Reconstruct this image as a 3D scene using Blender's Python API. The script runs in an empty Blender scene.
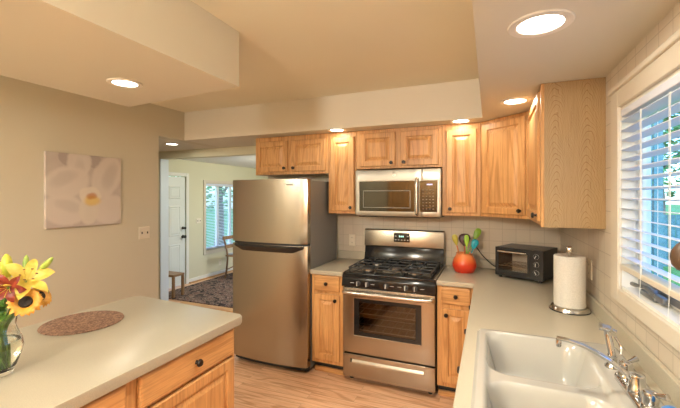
import bpy, bmesh, math, random
from mathutils import Vector, Matrix
random.seed(7)
PI = math.pi
SC = bpy.context.scene
COL = SC.collection

# ------------------------------------------------------------------ camera
cam_d = bpy.data.cameras.new('camera')
cam_d.sensor_width = 36.0
cam_d.lens = 36.0 * 362.285 / 680.0
cam_d.shift_y = -(204.0 - 195.97) / 680.0
cam_d.clip_start = 0.02
cam = bpy.data.objects.new('camera', cam_d)
cam.location = (0, 0, 1.5584)
cam.rotation_euler = (PI / 2, 0, 0.3907)
COL.objects.link(cam)
SC.camera = cam

# ------------------------------------------------------------------ exposure, sky
SC.view_settings.view_transform = 'Standard'
SC.view_settings.look = 'None'
SC.view_settings.exposure = 0.40
SC.view_settings.gamma = 1.0
SC.view_settings.use_curve_mapping = False

W = bpy.data.worlds.new('world')
SC.world = W
W.use_nodes = True
wn = W.node_tree.nodes
wn.clear()
w_out = wn.new('ShaderNodeOutputWorld')
w_bg = wn.new('ShaderNodeBackground')
w_sky = wn.new('ShaderNodeTexSky')
w_sky.sky_type = 'NISHITA'
w_sky.sun_disc = False
w_sky.sun_elevation = math.radians(38)
w_sky.sun_rotation = math.radians(200)
w_tint = wn.new('ShaderNodeMixRGB')          # the photograph is balanced for the warm lamps, so daylight reads blue
w_tint.blend_type = 'MULTIPLY'
w_tint.inputs[0].default_value = 1
w_tint.inputs[2].default_value = (.66, .90, 1.15, 1)
W.node_tree.links.new(w_sky.outputs[0], w_tint.inputs[1])
W.node_tree.links.new(w_tint.outputs[0], w_bg.inputs[0])
W.node_tree.links.new(w_bg.outputs[0], w_out.inputs[0])
w_bg.inputs[1].default_value = 0.55

CAN_POWER = 2.6          # each recessed can
FILL_POWER = 140.0        # added fill domes, unseen behind the camera
LAMP_COL = (1.0, 0.95, 0.80)
FILL_COL = (1.0, 0.99, 0.89)

# ------------------------------------------------------------------ materials
class NT:
    """small helper round a node tree"""
    def __init__(s, name):
        s.m = bpy.data.materials.new(name)
        s.m.use_nodes = True
        s.t = s.m.node_tree
        s.b = s.t.nodes['Principled BSDF']
    def n(s, kind, **kw):
        nd = s.t.nodes.new('ShaderNode' + kind)
        for k, v in kw.items():
            setattr(nd, k, v)
        return nd
    def l(s, a, b):
        s.t.links.new(a, b)
    def set(s, **kw):
        for k, v in kw.items():
            s.b.inputs[k.replace('_', ' ')].default_value = v
    def coords(s, scale=(1, 1, 1), rot=(0, 0, 0), loc=(0, 0, 0), kind='Object'):
        tc = s.n('TexCoord')
        mp = s.n('Mapping')
        mp.inputs['Scale'].default_value = scale
        mp.inputs['Rotation'].default_value = rot
        mp.inputs['Location'].default_value = loc
        s.l(tc.outputs[kind], mp.inputs[0])
        return mp.outputs[0]
    def noise(s, vec, scale=5, detail=4, rough=.5, dist=0):
        nd = s.n('TexNoise')
        nd.inputs['Scale'].default_value = scale
        nd.inputs['Detail'].default_value = detail
        nd.inputs['Roughness'].default_value = rough
        nd.inputs['Distortion'].default_value = dist
        s.l(vec, nd.inputs['Vector'])
        return nd.outputs[0]
    def ramp(s, fac, stops):
        nd = s.n('ValToRGB')
        cr = nd.color_ramp
        while len(cr.elements) < len(stops):
            cr.elements.new(0.5)
        for e, (p, c) in zip(cr.elements, stops):
            e.position = p
            e.color = (*c, 1) if len(c) == 3 else c
        s.l(fac, nd.inputs[0])
        return nd.outputs[0]
    def math(s, op, a, b=None, c=None):
        nd = s.n('Math', operation=op)
        for i, x in enumerate((a, b, c)):
            if x is None:
                continue
            if isinstance(x, (int, float)):
                nd.inputs[i].default_value = x
            else:
                s.l(x, nd.inputs[i])
        return nd.outputs[0]
    def mix(s, fac, a, b, mode='MIX'):
        nd = s.n('MixRGB', blend_type=mode)
        for i, x in enumerate((fac, a, b)):
            if isinstance(x, (int, float)):
                nd.inputs[i].default_value = x
            elif isinstance(x, tuple):
                nd.inputs[i].default_value = (*x, 1)
            else:
                s.l(x, nd.inputs[i])
        return nd.outputs[0]
    def bump(s, h, strength=.2, dist=.002):
        nd = s.n('Bump')
        nd.inputs['Strength'].default_value = strength
        nd.inputs['Distance'].default_value = dist
        s.l(h, nd.inputs['Height'])
        s.l(nd.outputs[0], s.b.inputs['Normal'])
    def randvec(s, vec, amt=7.0):
        oi = s.n('ObjectInfo')
        k = s.math('MULTIPLY', oi.outputs['Random'], amt)
        va = s.n('VectorMath', operation='ADD')
        s.l(vec, va.inputs[0])
        s.l(k, va.inputs[1])
        return va.outputs[0]

def plain(name, col, rough=.5, metal=0, spec=.5, **kw):
    q = NT(name)
    q.set(Base_Color=(*col, 1), Roughness=rough, Metallic=metal)
    q.b.inputs['Specular IOR Level'].default_value = spec
    for k, v in kw.items():
        q.b.inputs[k.replace('_', ' ')].default_value = v
    return q.m

def speckled(name, a, b, scale=300, rough=.5, bump=0, c2=None, spec=.5):
    q = NT(name)
    v = q.coords()
    f = q.noise(v, scale, 3, .6)
    c = q.ramp(f, [(.38, a), (.62, b)])
    q.l(c, q.b.inputs['Base Color'])
    q.set(Roughness=rough)
    q.b.inputs['Specular IOR Level'].default_value = spec
    if bump:
        q.bump(f, bump, .001)
    return q.m

def paint(name, col, rough=.7):
    q = NT(name)
    v = q.coords()
    f = q.noise(v, 1.3, 2, .5)
    d = tuple(x * .96 for x in col)
    q.l(q.ramp(f, [(.3, d), (.7, col)]), q.b.inputs['Base Color'])
    q.set(Roughness=rough)
    q.b.inputs['Specular IOR Level'].default_value = .25
    q.bump(q.noise(v, 140, 3, .6), .06, .002)
    return q.m

def oak(name, axis='Z', light=(.70, .385, .155), dark=(.50, .25, .09), rough=.38, vary=True):
    q = NT(name)
    sc = {'Z': (1, 1, .05), 'X': (.05, 1, 1), 'Y': (1, .05, 1)}[axis]
    v = q.coords(sc)
    if vary:
        v = q.randvec(v)
    big = q.noise(v, 11, 3, .55, .8)
    fine = q.noise(v, 130, 3, .6)
    c = q.ramp(big, [(.25, dark), (.45, tuple((a * .75 + b * .25) for a, b in zip(light, dark))), (.7, light)])
    f = q.ramp(fine, [(.35, (.70, .66, .60)), (.55, (1, 1, 1))])
    ring = q.math('SINE', q.math('MULTIPLY', q.noise(v, 5.5, 2, .45, .2), 95))
    c = q.mix(.5, c, q.ramp(ring, [(.45, (1, 1, 1)), (.80, (.80, .72, .62)), (.95, (.66, .55, .43))]), 'MULTIPLY')
    q.l(q.mix(.65, c, f, 'MULTIPLY'), q.b.inputs['Base Color'])
    q.set(Roughness=rough)
    q.b.inputs['Specular IOR Level'].default_value = .4
    q.bump(fine, .08, .001)
    return q.m

def cathedral_oak(name):
    """flat-sawn veneer: nested pointed arches standing in columns across x"""
    q = NT(name)
    tc = q.n('TexCoord')
    sx = q.n('SeparateXYZ')
    q.l(tc.outputs['Object'], sx.inputs[0])
    nz = q.noise(tc.outputs['Object'], 9, 3, .5)
    wob = q.math('MULTIPLY_ADD', nz, .05, -.025)
    x = q.math('ADD', sx.outputs[0], wob)
    pp = q.math('PINGPONG', q.math('ADD', x, .075), .0725)
    dx2 = q.math('MULTIPLY', q.math('POWER', pp, 1.7), 24)
    f = q.math('ADD', sx.outputs[2], dx2)
    f = q.math('ADD', f, q.math('MULTIPLY', nz, .10))
    s_ = q.math('SINE', q.math('MULTIPLY', f, 2 * PI / .036))
    v = q.coords((1, 1, .05))
    fine = q.noise(v, 160, 3, .6)
    c = q.ramp(s_, [(.0, (.38, .245, .115)), (.55, (.42, .275, .135)), (.85, (.33, .20, .085)), (1, (.28, .16, .062))])
    g = q.ramp(fine, [(.35, (.72, .68, .62)), (.55, (1, 1, 1))])
    q.l(q.mix(.5, c, g, 'MULTIPLY'), q.b.inputs['Base Color'])
    q.set(Roughness=.45)
    return q.m

def tile(name, ax, ay, size=.108, a=(.58, .50, .395), b=(.62, .54, .43), grout=(.42, .35, .265), off=(0, 0)):
    q = NT(name)
    tc = q.n('TexCoord')
    sx = q.n('SeparateXYZ')
    q.l(tc.outputs['Object'], sx.inputs[0])
    cb = q.n('CombineXYZ')
    q.l(q.math('ADD', sx.outputs[ax], 20 * size + off[0]), cb.inputs[0])
    q.l(q.math('ADD', sx.outputs[ay], 20 * size + off[1]), cb.inputs[1])
    br = q.n('TexBrick')
    br.offset = 0
    br.squash = 1
    q.l(cb.outputs[0], br.inputs['Vector'])
    br.inputs['Scale'].default_value = 1
    br.inputs['Brick Width'].default_value = size
    br.inputs['Row Height'].default_value = size
    br.inputs['Mortar Size'].default_value = .0022
    br.inputs['Mortar Smooth'].default_value = .2
    br.inputs['Color1'].default_value = (*a, 1)
    br.inputs['Color2'].default_value = (*b, 1)
    br.inputs['Mortar'].default_value = (*grout, 1)
    q.l(br.outputs['Color'], q.b.inputs['Base Color'])
    q.set(Roughness=.32)
    q.bump(br.outputs['Fac'], -.4, .002)
    return q.m

def floor_mat():
    q = NT('oak_laminate')
    v0 = q.coords()
    br = q.n('TexBrick')
    br.offset = .37
    q.l(v0, br.inputs['Vector'])
    br.inputs['Scale'].default_value = 1
    br.inputs['Brick Width'].default_value = .95
    br.inputs['Row Height'].default_value = .083
    br.inputs['Mortar Size'].default_value = .0012
    br.inputs['Color1'].default_value = (0, 0, 0, 1)
    br.inputs['Color2'].default_value = (1, 1, 1, 1)
    br.inputs['Mortar'].default_value = (.5, .5, .5, 1)
    va = q.n('VectorMath', operation='MULTIPLY_ADD')
    q.l(br.outputs['Color'], va.inputs[0])
    va.inputs[1].default_value = (3, 5, 0)
    mp = q.coords((.10, 1, 1))
    q.l(mp, va.inputs[2])
    big = q.noise(va.outputs[0], 14, 4, .6, 1.6)
    fine = q.noise(va.outputs[0], 90, 3, .6)
    c = q.ramp(big, [(.30, (.66, .36, .20)), (.47, (.88, .55, .34)), (.68, (.95, .65, .44))])
    c = q.mix(.4, c, q.ramp(fine, [(.35, (.72, .66, .6)), (.55, (1, 1, 1))]), 'MULTIPLY')
    ring = q.math('SINE', q.math('MULTIPLY', q.noise(va.outputs[0], 5, 2, .5, .4), 60))
    c = q.mix(.75, c, q.ramp(ring, [(.4, (1, 1, 1)), (.8, (.82, .72, .62)), (.95, (.70, .56, .45))]), 'MULTIPLY')
    tone = q.ramp(br.outputs['Color'], [(0, (.90, .88, .86)), (1, (1, 1, 1))])
    c = q.mix(1, c, tone, 'MULTIPLY')
    c = q.mix(q.math('MULTIPLY', br.outputs['Fac'], .5), c, (.22, .12, .06))
    q.l(c, q.b.inputs['Base Color'])
    q.set(Roughness=.33)
    return q.m

def steel(name, col=(.42, .375, .31), rough=.27, axis='X', streak=.015):
    q = NT(name)
    sc = {'X': (.4, 60, 500), 'Z': (500, 60, .4), 'N': (8, 8, 8)}[axis]
    f = q.noise(q.coords(sc), 1, 2, .5)
    q.set(Base_Color=(*col, 1), Metallic=1.0)
    q.l(q.math('MULTIPLY_ADD', f, streak, rough - streak / 2), q.b.inputs['Roughness'])
    return q.m

def emit(name, col, strength):
    q = NT(name)
    q.set(Base_Color=(*col, 1), Roughness=.6)
    q.b.inputs['Emission Color'].default_value = (*col, 1)
    q.b.inputs['Emission Strength'].default_value = strength
    return q.m

def glass(name, col=(1, 1, 1), rough=0.0, ior=1.45):
    q = NT(name)
    q.set(Base_Color=(*col, 1), Roughness=rough, IOR=ior)
    q.b.inputs['Transmission Weight'].default_value = 1
    return q.m

def thin_glass(name, tint=(.9, .95, 1)):
    q = NT(name)
    tr = q.n('BsdfTransparent')
    tr.inputs[0].default_value = (*tint, 1)
    gl = q.n('BsdfGlossy')
    gl.inputs['Roughness'].default_value = .02
    mx = q.n('MixShader')
    mx.inputs[0].default_value = .05
    q.l(tr.outputs[0], mx.inputs[1])
    q.l(gl.outputs[0], mx.inputs[2])
    q.l(mx.outputs[0], q.t.nodes['Material Output'].inputs[0])
    return q.m

def gradient_z(name, stops, rough=.3):
    """glaze that changes colour with height along the object's own z"""
    q = NT(name)
    tc = q.n('TexCoord')
    sx = q.n('SeparateXYZ')
    q.l(tc.outputs['Object'], sx.inputs[0])
    nz = q.noise(tc.outputs['Object'], 40, 3, .6)
    z = q.math('ADD', sx.outputs[2], q.math('MULTIPLY_ADD', nz, .02, -.01))
    q.l(q.ramp(q.math('MULTIPLY', z, 5), stops), q.b.inputs['Base Color'])
    q.set(Roughness=rough)
    return q.m

CREAM = (.65, .595, .465)
M = {}
M['wall'] = paint('wall_paint', CREAM)
M['ceil'] = paint('ceiling_paint', (.84, .785, .625))
M['soffit'] = paint('soffit_paint', (.71, .66, .56))
M['dining'] = paint('dining_paint', (.70, .66, .48))
M['white'] = paint('white_paint', (.80, .78, .72), .5)
M['trim'] = plain('trim_paint', (.66, .585, .475), .45)
M['jamb'] = plain('jamb_daylight_tint', (.66, .73, .79), .5)  # blue cast of the daylight is mixed into the jamb colour
M['oak'] = oak('oak_vertical', 'Z')
M['oak_x'] = oak('oak_across', 'X')
M['oak_y'] = oak('oak_lengthwise', 'Y')
M['veneer'] = cathedral_oak('oak_veneer')
M['oak_in'] = plain('cabinet_shadow_side', (.30, .15, .055), .6)
M['tile_b'] = tile('tile_back', 0, 2, off=(.0, .03), grout=(.47, .40, .31))
M['tile_r'] = tile('tile_side', 1, 2, off=(.02, .03))
M['floor'] = floor_mat()
M['top'] = speckled('solid_surface', (.42, .375, .285), (.51, .455, .35), 420, .30, 0, spec=.45)
M['steel'] = steel('brushed_steel')
M['steel_v'] = steel('brushed_steel_vertical', (.42, .375, .31), .25, 'Z', .03)
M['steel_m'] = steel('brushed_steel_microwave', (.29, .265, .225), .30)
M['steel_s'] = steel('satin_steel', (.66, .62, .56), .22, 'N')
M['chrome'] = plain('chrome', (.62, .63, .65), .07, 1)
M['black'] = plain('black_enamel', (.012, .012, .013), .16)
M['blackm'] = plain('black_matte', (.02, .02, .02), .5)
M['iron'] = plain('cast_iron', (.035, .034, .034), .38)
M['dgrey'] = speckled('fridge_side_grey', (.19, .185, .175), (.23, .225, .21), 500, .36)
M['darkglass'] = plain('dark_glass', (.015, .012, .010), .04, 0, .8)
M['mirrorglass'] = plain('tinted_microwave_glass', (.085, .08, .07), .05, 1)
M['knob'] = plain('dark_bronze', (.022, .017, .014), .32, .4)
M['sinkw'] = plain('sink_enamel', (.45, .43, .385), .16, Coat_Weight=.4)
M['paper'] = speckled('paper', (.62, .585, .525), (.69, .65, .59), 160, .9, .15)
M['plate'] = plain('outlet_plastic', (.80, .72, .58), .4)
M['slot'] = plain('outlet_slot', (.10, .08, .06), .6)
M['lens'] = emit('lamp_lens', (1, .93, .80), 9)
M['ring'] = plain('lamp_trim', (.80, .74, .66), .5)
M['slat'] = plain('blind_slat', (.70, .73, .84), .5)  # white slats, tinted lilac to carry the daylight cast
M['cord'] = plain('blind_cord', (.85, .82, .76), .8)
M['woodknob'] = plain('tassel_wood', (.10, .055, .03), .4)
M['bronze'] = plain('window_bronze', (.20, .21, .22), .35, .6)
M['pane'] = thin_glass('window_glass')
M['vaseg'] = glass('vase_glass', (.97, .99, .98), 0, 1.4)
M['water'] = glass('vase_water', (.93, .96, .88), 0, 1.33)
M['stem'] = speckled('stem_green', (.10, .22, .03), (.20, .34, .07), 60, .5)
M['leaf'] = speckled('leaf_green', (.05, .15, .02), (.13, .26, .04), 40, .45)
M['sunpetal'] = speckled('sunflower_petal', (.62, .26, .022), (.74, .37, .05), 60, .5)
M['sundisc'] = speckled('sunflower_disc', (.006, .004, .003), (.025, .012, .006), 200, .8, .6)
M['lilyy'] = speckled('lily_yellow', (.60, .43, .05), (.70, .54, .11), 40, .45)
M['lilyr'] = speckled('lily_red', (.17, .014, .007), (.28, .040, .015), 40, .45)
M['bud'] = speckled('lily_bud', (.40, .42, .03), (.66, .58, .06), 25, .45)
M['budg'] = speckled('lily_bud_green', (.22, .36, .05), (.42, .50, .10), 25, .45)
M['anther'] = plain('anther', (.16, .05, .015), .7)
M['mat'] = speckled('woven_mat', (.10, .045, .025), (.34, .20, .13), 110, .85, .5)
M['rubber'] = plain('rubber_black', (.015, .015, .015), .6)
M['door_w'] = plain('door_white', (.74, .76, .72), .4)
M['brass'] = plain('knob_dark_metal', (.06, .055, .045), .3, .8)
M['chairw'] = oak('chair_wood', 'Z', (.34, .20, .10), (.18, .09, .04))
M['cushion'] = plain('cushion_blue', (.42, .47, .56), .9)
M['grass'] = speckled('lawn_grass', (.10, .30, .06), (.22, .50, .12), 30, .9)
M['teal'] = speckled('teal_boards', (.08, .20, .22), (.14, .30, .31), 20, .7)
M['bark'] = speckled('tree_bark', (.12, .10, .08), (.26, .22, .18), 18, .9)
M['tleaf'] = speckled('tree_leaf', (.06, .26, .07), (.22, .52, .20), 8, .6)
M['house'] = plain('neighbour_siding', (.62, .60, .66), .7)
M['shelf'] = plain('oven_rack', (.55, .50, .45), .3, 1)
M['badge'] = plain('badge_silver', (.78, .76, .72), .35, .15)
M['ink'] = plain('print_white', (.75, .72, .66), .6)
M['clock'] = emit('clock_digits', (.45, .9, .75), 1.2)
M['cavity'] = plain('oven_cavity', (.30, .22, .15), .5)

def rug_mat():
    q = NT('rug_pattern')
    v = q.coords()
    n1 = q.noise(v, 8, 2, .5, 2.2)
    c = q.ramp(n1, [(.42, (.020, .012, .011)), (.50, (.36, .25, .20)), (.56, (.045, .02, .018)), (.66, (.24, .13, .10))])
    q.l(c, q.b.inputs['Base Color'])
    q.set(Roughness=.95)
    return q.m
M['rug'] = rug_mat()

def orchid_mat():
    """photo print of one white orchid, drawn with soft ellipses over pale lilac"""
    q = NT('orchid_print')
    tc = q.n('TexCoord')
    sx = q.n('SeparateXYZ')
    q.l(tc.outputs['Object'], sx.inputs[0])
    wob = q.noise(tc.outputs['Object'], 6, 3, .6)
    y = q.math('ADD', sx.outputs[1], q.math('MULTIPLY_ADD', wob, .05, -.025))
    z = q.math('ADD', sx.outputs[2], q.math('MULTIPLY_ADD', wob, -.04, .02))
    col = q.ramp(q.noise(tc.outputs['Object'], 5, 2, .5), [(.3, (.47, .40, .36)), (.7, (.56, .49, .44))])
    def ell(cy, cz, ry, rz, ang, c, soft=.35, amt=.9):
        nonlocal col
        ca, sa = math.cos(ang), math.sin(ang)
        dy = q.math('SUBTRACT', y, cy)
        dz = q.math('SUBTRACT', z, cz)
        a = q.math('DIVIDE', q.math('ADD', q.math('MULTIPLY', dy, ca), q.math('MULTIPLY', dz, sa)), ry)
        b = q.math('DIVIDE', q.math('SUBTRACT', q.math('MULTIPLY', dz, ca), q.math('MULTIPLY', dy, sa)), rz)
        r2 = q.math('ADD', q.math('MULTIPLY', a, a), q.math('MULTIPLY', b, b))
        mr = q.n('MapRange')
        mr.interpolation_type = 'SMOOTHSTEP'
        q.l(r2, mr.inputs[0])
        mr.inputs[1].default_value = 1 - soft
        mr.inputs[2].default_value = 1 + soft * .3
        mr.inputs[3].default_value = amt
        mr.inputs[4].default_value = 0
        col = q.mix(mr.outputs[0], col, c)
    P, S, D = (.66, .585, .52), (.52, .455, .405), (.40, .335, .305)
    ell(-.16, .26, .05, .07, .2, D)
    ell(.06, .25, .06, .07, .5, D)
    ell(-.06, .23, .10, .13, 0, P)
    ell(-.06, .17, .05, .10, 0, S, .9, .5)
    ell(.17, .12, .13, .21, -.35, P)
    ell(.20, .13, .07, .14, -.35, S, .9, .7)
    ell(-.15, .06, .19, .13, .35, P)
    ell(-.17, .09, .12, .06, .5, S, .9, .6)
    ell(-.17, -.15, .17, .13, -.3, P)
    ell(-.14, -.12, .12, .05, -.3, S, .9, .5)
    ell(.20, -.16, .16, .13, .3, P)
    ell(.02, -.16, .09, .13, 0, (.66, .59, .50))
    ell(.03, -.04, .09, .08, 0, (.72, .64, .54))
    ell(.045, -.085, .075, .05, 0, (.72, .50, .12), .8, .8)
    ell(.04, -.045, .045, .035, .3, (.50, .19, .05), .9, .75)
    q.l(col, q.b.inputs['Base Color'])
    q.set(Roughness=.75)
    return q.m
M['orchid'] = orchid_mat()

# ------------------------------------------------------------------ mesh helpers
def nb():
    return bmesh.new()

def bx(bm, x0, x1, y0, y1, z0, z1, bev=0, seg=2, mat=None):
    vs = [bm.verts.new((x, y, z)) for x in (x0, x1) for y in (y0, y1) for z in (z0, z1)]
    fs = [(0, 1, 3, 2), (4, 6, 7, 5), (0, 4, 5, 1), (2, 3, 7, 6), (0, 2, 6, 4), (1, 5, 7, 3)]
    faces = [bm.faces.new([vs[i] for i in f]) for f in fs]
    if mat is not None:
        for v in vs:
            v.co = mat @ v.co
    if bev:
        es = list({e for f in faces for e in f.edges})
        bmesh.ops.bevel(bm, geom=es, offset=bev, segments=seg, profile=.5, affect='EDGES')
    return bm

def tube(bm, pts, r, n=10, cap=True, flat=None):
    pts = [Vector(p) for p in pts]
    N = len(pts)
    rs = r if isinstance(r, (list, tuple)) else [r] * N
    t0 = (pts[1] - pts[0]).normalized()
    up = Vector((0, 0, 1)) if abs(t0.z) < .9 else Vector((1, 0, 0))
    u = t0.cross(up).normalized()
    rings = []
    for i, p in enumerate(pts):
        if i == 0:
            t = t0
        elif i == N - 1:
            t = (pts[i] - pts[i - 1]).normalized()
        else:
            t = ((pts[i + 1] - pts[i]).normalized() + (pts[i] - pts[i - 1]).normalized())
            t = t.normalized() if t.length > 1e-6 else (pts[i + 1] - pts[i]).normalized()
        u = (u - t * u.dot(t))
        u = u.normalized() if u.length > 1e-6 else t.orthogonal().normalized()
        w = t.cross(u)
        k = 1 if flat is None else flat
        rings.append([bm.verts.new(p + (u * math.cos(2 * PI * j / n) + w * k * math.sin(2 * PI * j / n)) * rs[i]) for j in range(n)])
    for a, b in zip(rings, rings[1:]):
        for j in range(n):
            bm.faces.new([a[j], a[(j + 1) % n], b[(j + 1) % n], b[j]])
    if cap:
        bm.faces.new(list(reversed(rings[0])))
        bm.faces.new(rings[-1])
    return bm

def smooth_path(pts, k=6):
    """Catmull-Rom through the points"""
    P = [Vector(p) for p in pts]
    P = [P[0] * 2 - P[1]] + P + [P[-1] * 2 - P[-2]]
    out = []
    for i in range(1, len(P) - 2):
        a, b, c, d = P[i - 1:i + 3]
        for j in range(k):
            t = j / k
            out.append(.5 * ((2 * b) + (c - a) * t + (2 * a - 5 * b + 4 * c - d) * t * t + (3 * b - a - 3 * c + d) * t ** 3))
    out.append(P[-2])
    return out

def lathe(bm, prof, c=(0, 0, 0), n=28, mat=None, sx=1, sy=1):
    c = Vector(c)
    rings = []
    for r, z in prof:
        if r < 1e-6:
            rings.append([bm.verts.new((0, 0, z))])
        else:
            rings.append([bm.verts.new((r * sx * math.cos(2 * PI * j / n), r * sy * math.sin(2 * PI * j / n), z)) for j in range(n)])
    for a, b in zip(rings, rings[1:]):
        for j in range(n):
            k = (j + 1) % n
            if len(a) == 1 and len(b) == 1:
                continue
            if len(a) == 1:
                bm.faces.new([a[0], b[k], b[j]])
            elif len(b) == 1:
                bm.faces.new([a[j], a[k], b[0]])
            else:
                bm.faces.new([a[j], a[k], b[k], b[j]])
    for rg in (rings[0], rings[-1]):
        if len(rg) > 1:
            pass
    for rg in rings:
        for v in rg:
            v.co = (mat @ v.co if mat is not None else v.co) + c
    return bm

def prism(bm, poly, z0, z1, bev=0):
    """extrude an XY polygon between z0 and z1"""
    a = [bm.verts.new((x, y, z0)) for x, y in poly]
    b = [bm.verts.new((x, y, z1)) for x, y in poly]
    n = len(poly)
    fs = [bm.faces.new(list(reversed(a))), bm.faces.new(b)]
    for i in range(n):
        fs.append(bm.faces.new([a[i], a[(i + 1) % n], b[(i + 1) % n], b[i]]))
    if bev:
        es = list({e for f in fs[:2] for e in f.edges})
        bmesh.ops.bevel(bm, geom=es, offset=bev, segments=2, profile=.5, affect='EDGES')
    return bm

def prism_x(bm, poly, x0, x1, bev=0):
    """extrude a YZ polygon between x0 and x1"""
    a = [bm.verts.new((x0, y, z)) for y, z in poly]
    b = [bm.verts.new((x1, y, z)) for y, z in poly]
    n = len(poly)
    fs = [bm.faces.new(a), bm.faces.new(list(reversed(b)))]
    for i in range(n):
        fs.append(bm.faces.new([a[i], b[i], b[(i + 1) % n], a[(i + 1) % n]]))
    if bev:
        es = list({e for f in fs for e in f.edges})
        bmesh.ops.bevel(bm, geom=es, offset=bev, segments=2, profile=.5, affect='EDGES')
    return bm

def slab(bm, us, vs, keep, t0, t1, axis='Z', bev=0):
    """cells of a grid extruded along an axis; keep(i, j) says which cells stay, so a slab can have a hole"""
    def mk(u, v, t):
        return {'Z': (u, v, t), 'X': (t, u, v), 'Y': (u, t, v)}[axis]
    vv = {}
    def V(i, j, k):
        if (i, j, k) not in vv:
            vv[(i, j, k)] = bm.verts.new(mk(us[i], vs[j], (t0, t1)[k]))
        return vv[(i, j, k)]
    cells = {(i, j) for i in range(len(us) - 1) for j in range(len(vs) - 1) if keep(i, j)}
    edge = []
    for i, j in cells:
        for k in (0, 1):
            bm.faces.new([V(i, j, k), V(i + 1, j, k), V(i + 1, j + 1, k), V(i, j + 1, k)])
        for (di, dj, a, b) in ((-1, 0, (i, j), (i, j + 1)), (1, 0, (i + 1, j), (i + 1, j + 1)), (0, -1, (i, j), (i + 1, j)), (0, 1, (i, j + 1), (i + 1, j + 1))):
            if (i + di, j + dj) not in cells:
                f = bm.faces.new([V(*a, 0), V(*b, 0), V(*b, 1), V(*a, 1)])
                edge += [e for e in f.edges if {e.verts[0], e.verts[1]} in ({V(*a, 1), V(*b, 1)}, {V(*a, 0), V(*b, 0)})]
    bmesh.ops.recalc_face_normals(bm, faces=bm.faces)
    if bev:
        bmesh.ops.bevel(bm, geom=edge, offset=bev, segments=3, profile=.5, affect='EDGES')
    return bm

def nest(bm, w, h, levels, mat):
    """nested rectangles: (inset, depth) in turn; x runs 0..w, z 0..h, front is -y"""
    loops = []
    for ins, d in levels:
        loops.append([bm.verts.new(mat @ Vector(p)) for p in ((ins, -d, ins), (w - ins, -d, ins), (w - ins, -d, h - ins), (ins, -d, h - ins))])
    bm.faces.new(list(reversed(loops[0])))
    for a, b in zip(loops, loops[1:]):
        for j in range(4):
            bm.faces.new([a[j], a[(j + 1) % 4], b[(j + 1) % 4], b[j]])
    bm.faces.new(loops[-1])
    return bm

def origin_of(o):
    v = Vector((0, 0, 0))
    while o is not None:
        v += o.location
        o = o.parent
    return v

def obj(name, bm, mat, parent=None, smooth=None, local=False):
    bmesh.ops.recalc_face_normals(bm, faces=bm.faces)
    me = bpy.data.meshes.new(name)
    bm.to_mesh(me)
    bm.free()
    o = bpy.data.objects.new(name, me)
    COL.objects.link(o)
    me.materials.append(M[mat] if isinstance(mat, str) else mat)
    if parent is not None:
        if not local:
            me.transform(Matrix.Translation(-origin_of(parent)))
        o.parent = parent
    if smooth is not None:
        me.shade_smooth()
        if smooth < 179:
            me.set_sharp_from_angle(angle=math.radians(smooth))
    return o

def thing(name, label, cat, loc=(0, 0, 0), rz=0, group=None):
    o = bpy.data.objects.new(name, None)
    COL.objects.link(o)
    o.empty_display_size = .05
    o.location = loc
    o.rotation_euler = (0, 0, rz)
    return tag(o, label, cat, group)

def tag(o, label, cat, group=None):
    o['label'] = label
    o['category'] = cat
    if group:
        o['group'] = group
    return o

def centre(o):
    """put a single-mesh thing's origin at the middle of its footprint"""
    me = o.data
    xs = [v.co for v in me.vertices]
    c = Vector(((min(v.x for v in xs) + max(v.x for v in xs)) / 2, (min(v.y for v in xs) + max(v.y for v in xs)) / 2, min(v.z for v in xs)))
    me.transform(Matrix.Translation(-c))
    o.location = c
    return o

def struct(name, bm, mat, parent=None, smooth=None, label=None):
    o = obj(name, bm, mat, parent, smooth)
    if parent is None:
        o['kind'] = 'structure'
        if label:
            o['label'] = label
    return o

def rot(axis, a):
    return Matrix.Rotation(a, 4, axis)

def place(x, y, z, rz=0):
    return Matrix.Translation((x, y, z)) @ rot('Z', rz)

# ------------------------------------------------------------------ setting
XW, YB, XL = .549, 3.503, -3.076
ZS, ZC = 2.165, 2.469
YN = -2.4                 # rear wall, behind the camera
YO = 2.676                # left wall ends, hall begins
XD = -4.96                # outer wall of hall and dining room
YP, YQ = 3.65, 3.77       # the wall with the wide opening into the dining room
YD = 8.2

struct('floor', bx(nb(), XD - .12, XW + .088, YN - .12, YD + .12, -.06, 0), 'floor', label='oak laminate floor')
struct('ceiling', bx(nb(), XL - .12, XW + .088, YN - .12, YB + .1, ZC, ZC + .08), 'ceil', label='cream painted ceiling')
# right wall with the window opening
WY0, WY1, WZ0, WZ1 = .80, 1.968, 1.145, 1.953
struct('wall_right', slab(nb(), [YN, WY0, WY1, YB], [0, WZ0, WZ1, ZC], lambda i, j: not (i == 1 and j == 1), XW, XW + .088, 'X'), 'tile_r', label='beige tiled wall round the window')
struct('wall_back', bx(nb(), -2.33, XW + .088, YB, YQ, 0, ZC), 'wall', label='cream painted wall behind the cabinets')
struct('trim_1', bx(nb(), -1.455, XW, YB - .006, YB, .9, 1.42), 'tile_b', label='square beige tile backsplash')
struct('wall_left', slab(nb(), [YN, YO, YB + .05], [0, ZS, ZC], lambda i, j: not (i == 1 and j == 0), XL - .12, XL, 'X'), 'wall', label='tan painted wall with the canvas')
struct('wall_rear', bx(nb(), XL - .12, XW + .088, YN - .12, YN, 0, ZC), 'wall', label='cream painted wall behind the camera')
struct('ceiling_soffit_back', bx(nb(), XL, XW, 3.01, YB + .05, ZS, ZC), 'soffit', label='dropped soffit over the back cabinets')
struct('ceiling_soffit_right', bx(nb(), -.049, XW, YN, 3.01, ZS, ZC), 'soffit', label='dropped soffit over the sink side')
q_ = prism(nb(), [(-2.27, YN), (-1.285, YN), (-1.285, 1.648), (-2.27, 1.735)], ZS, ZC)
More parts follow.
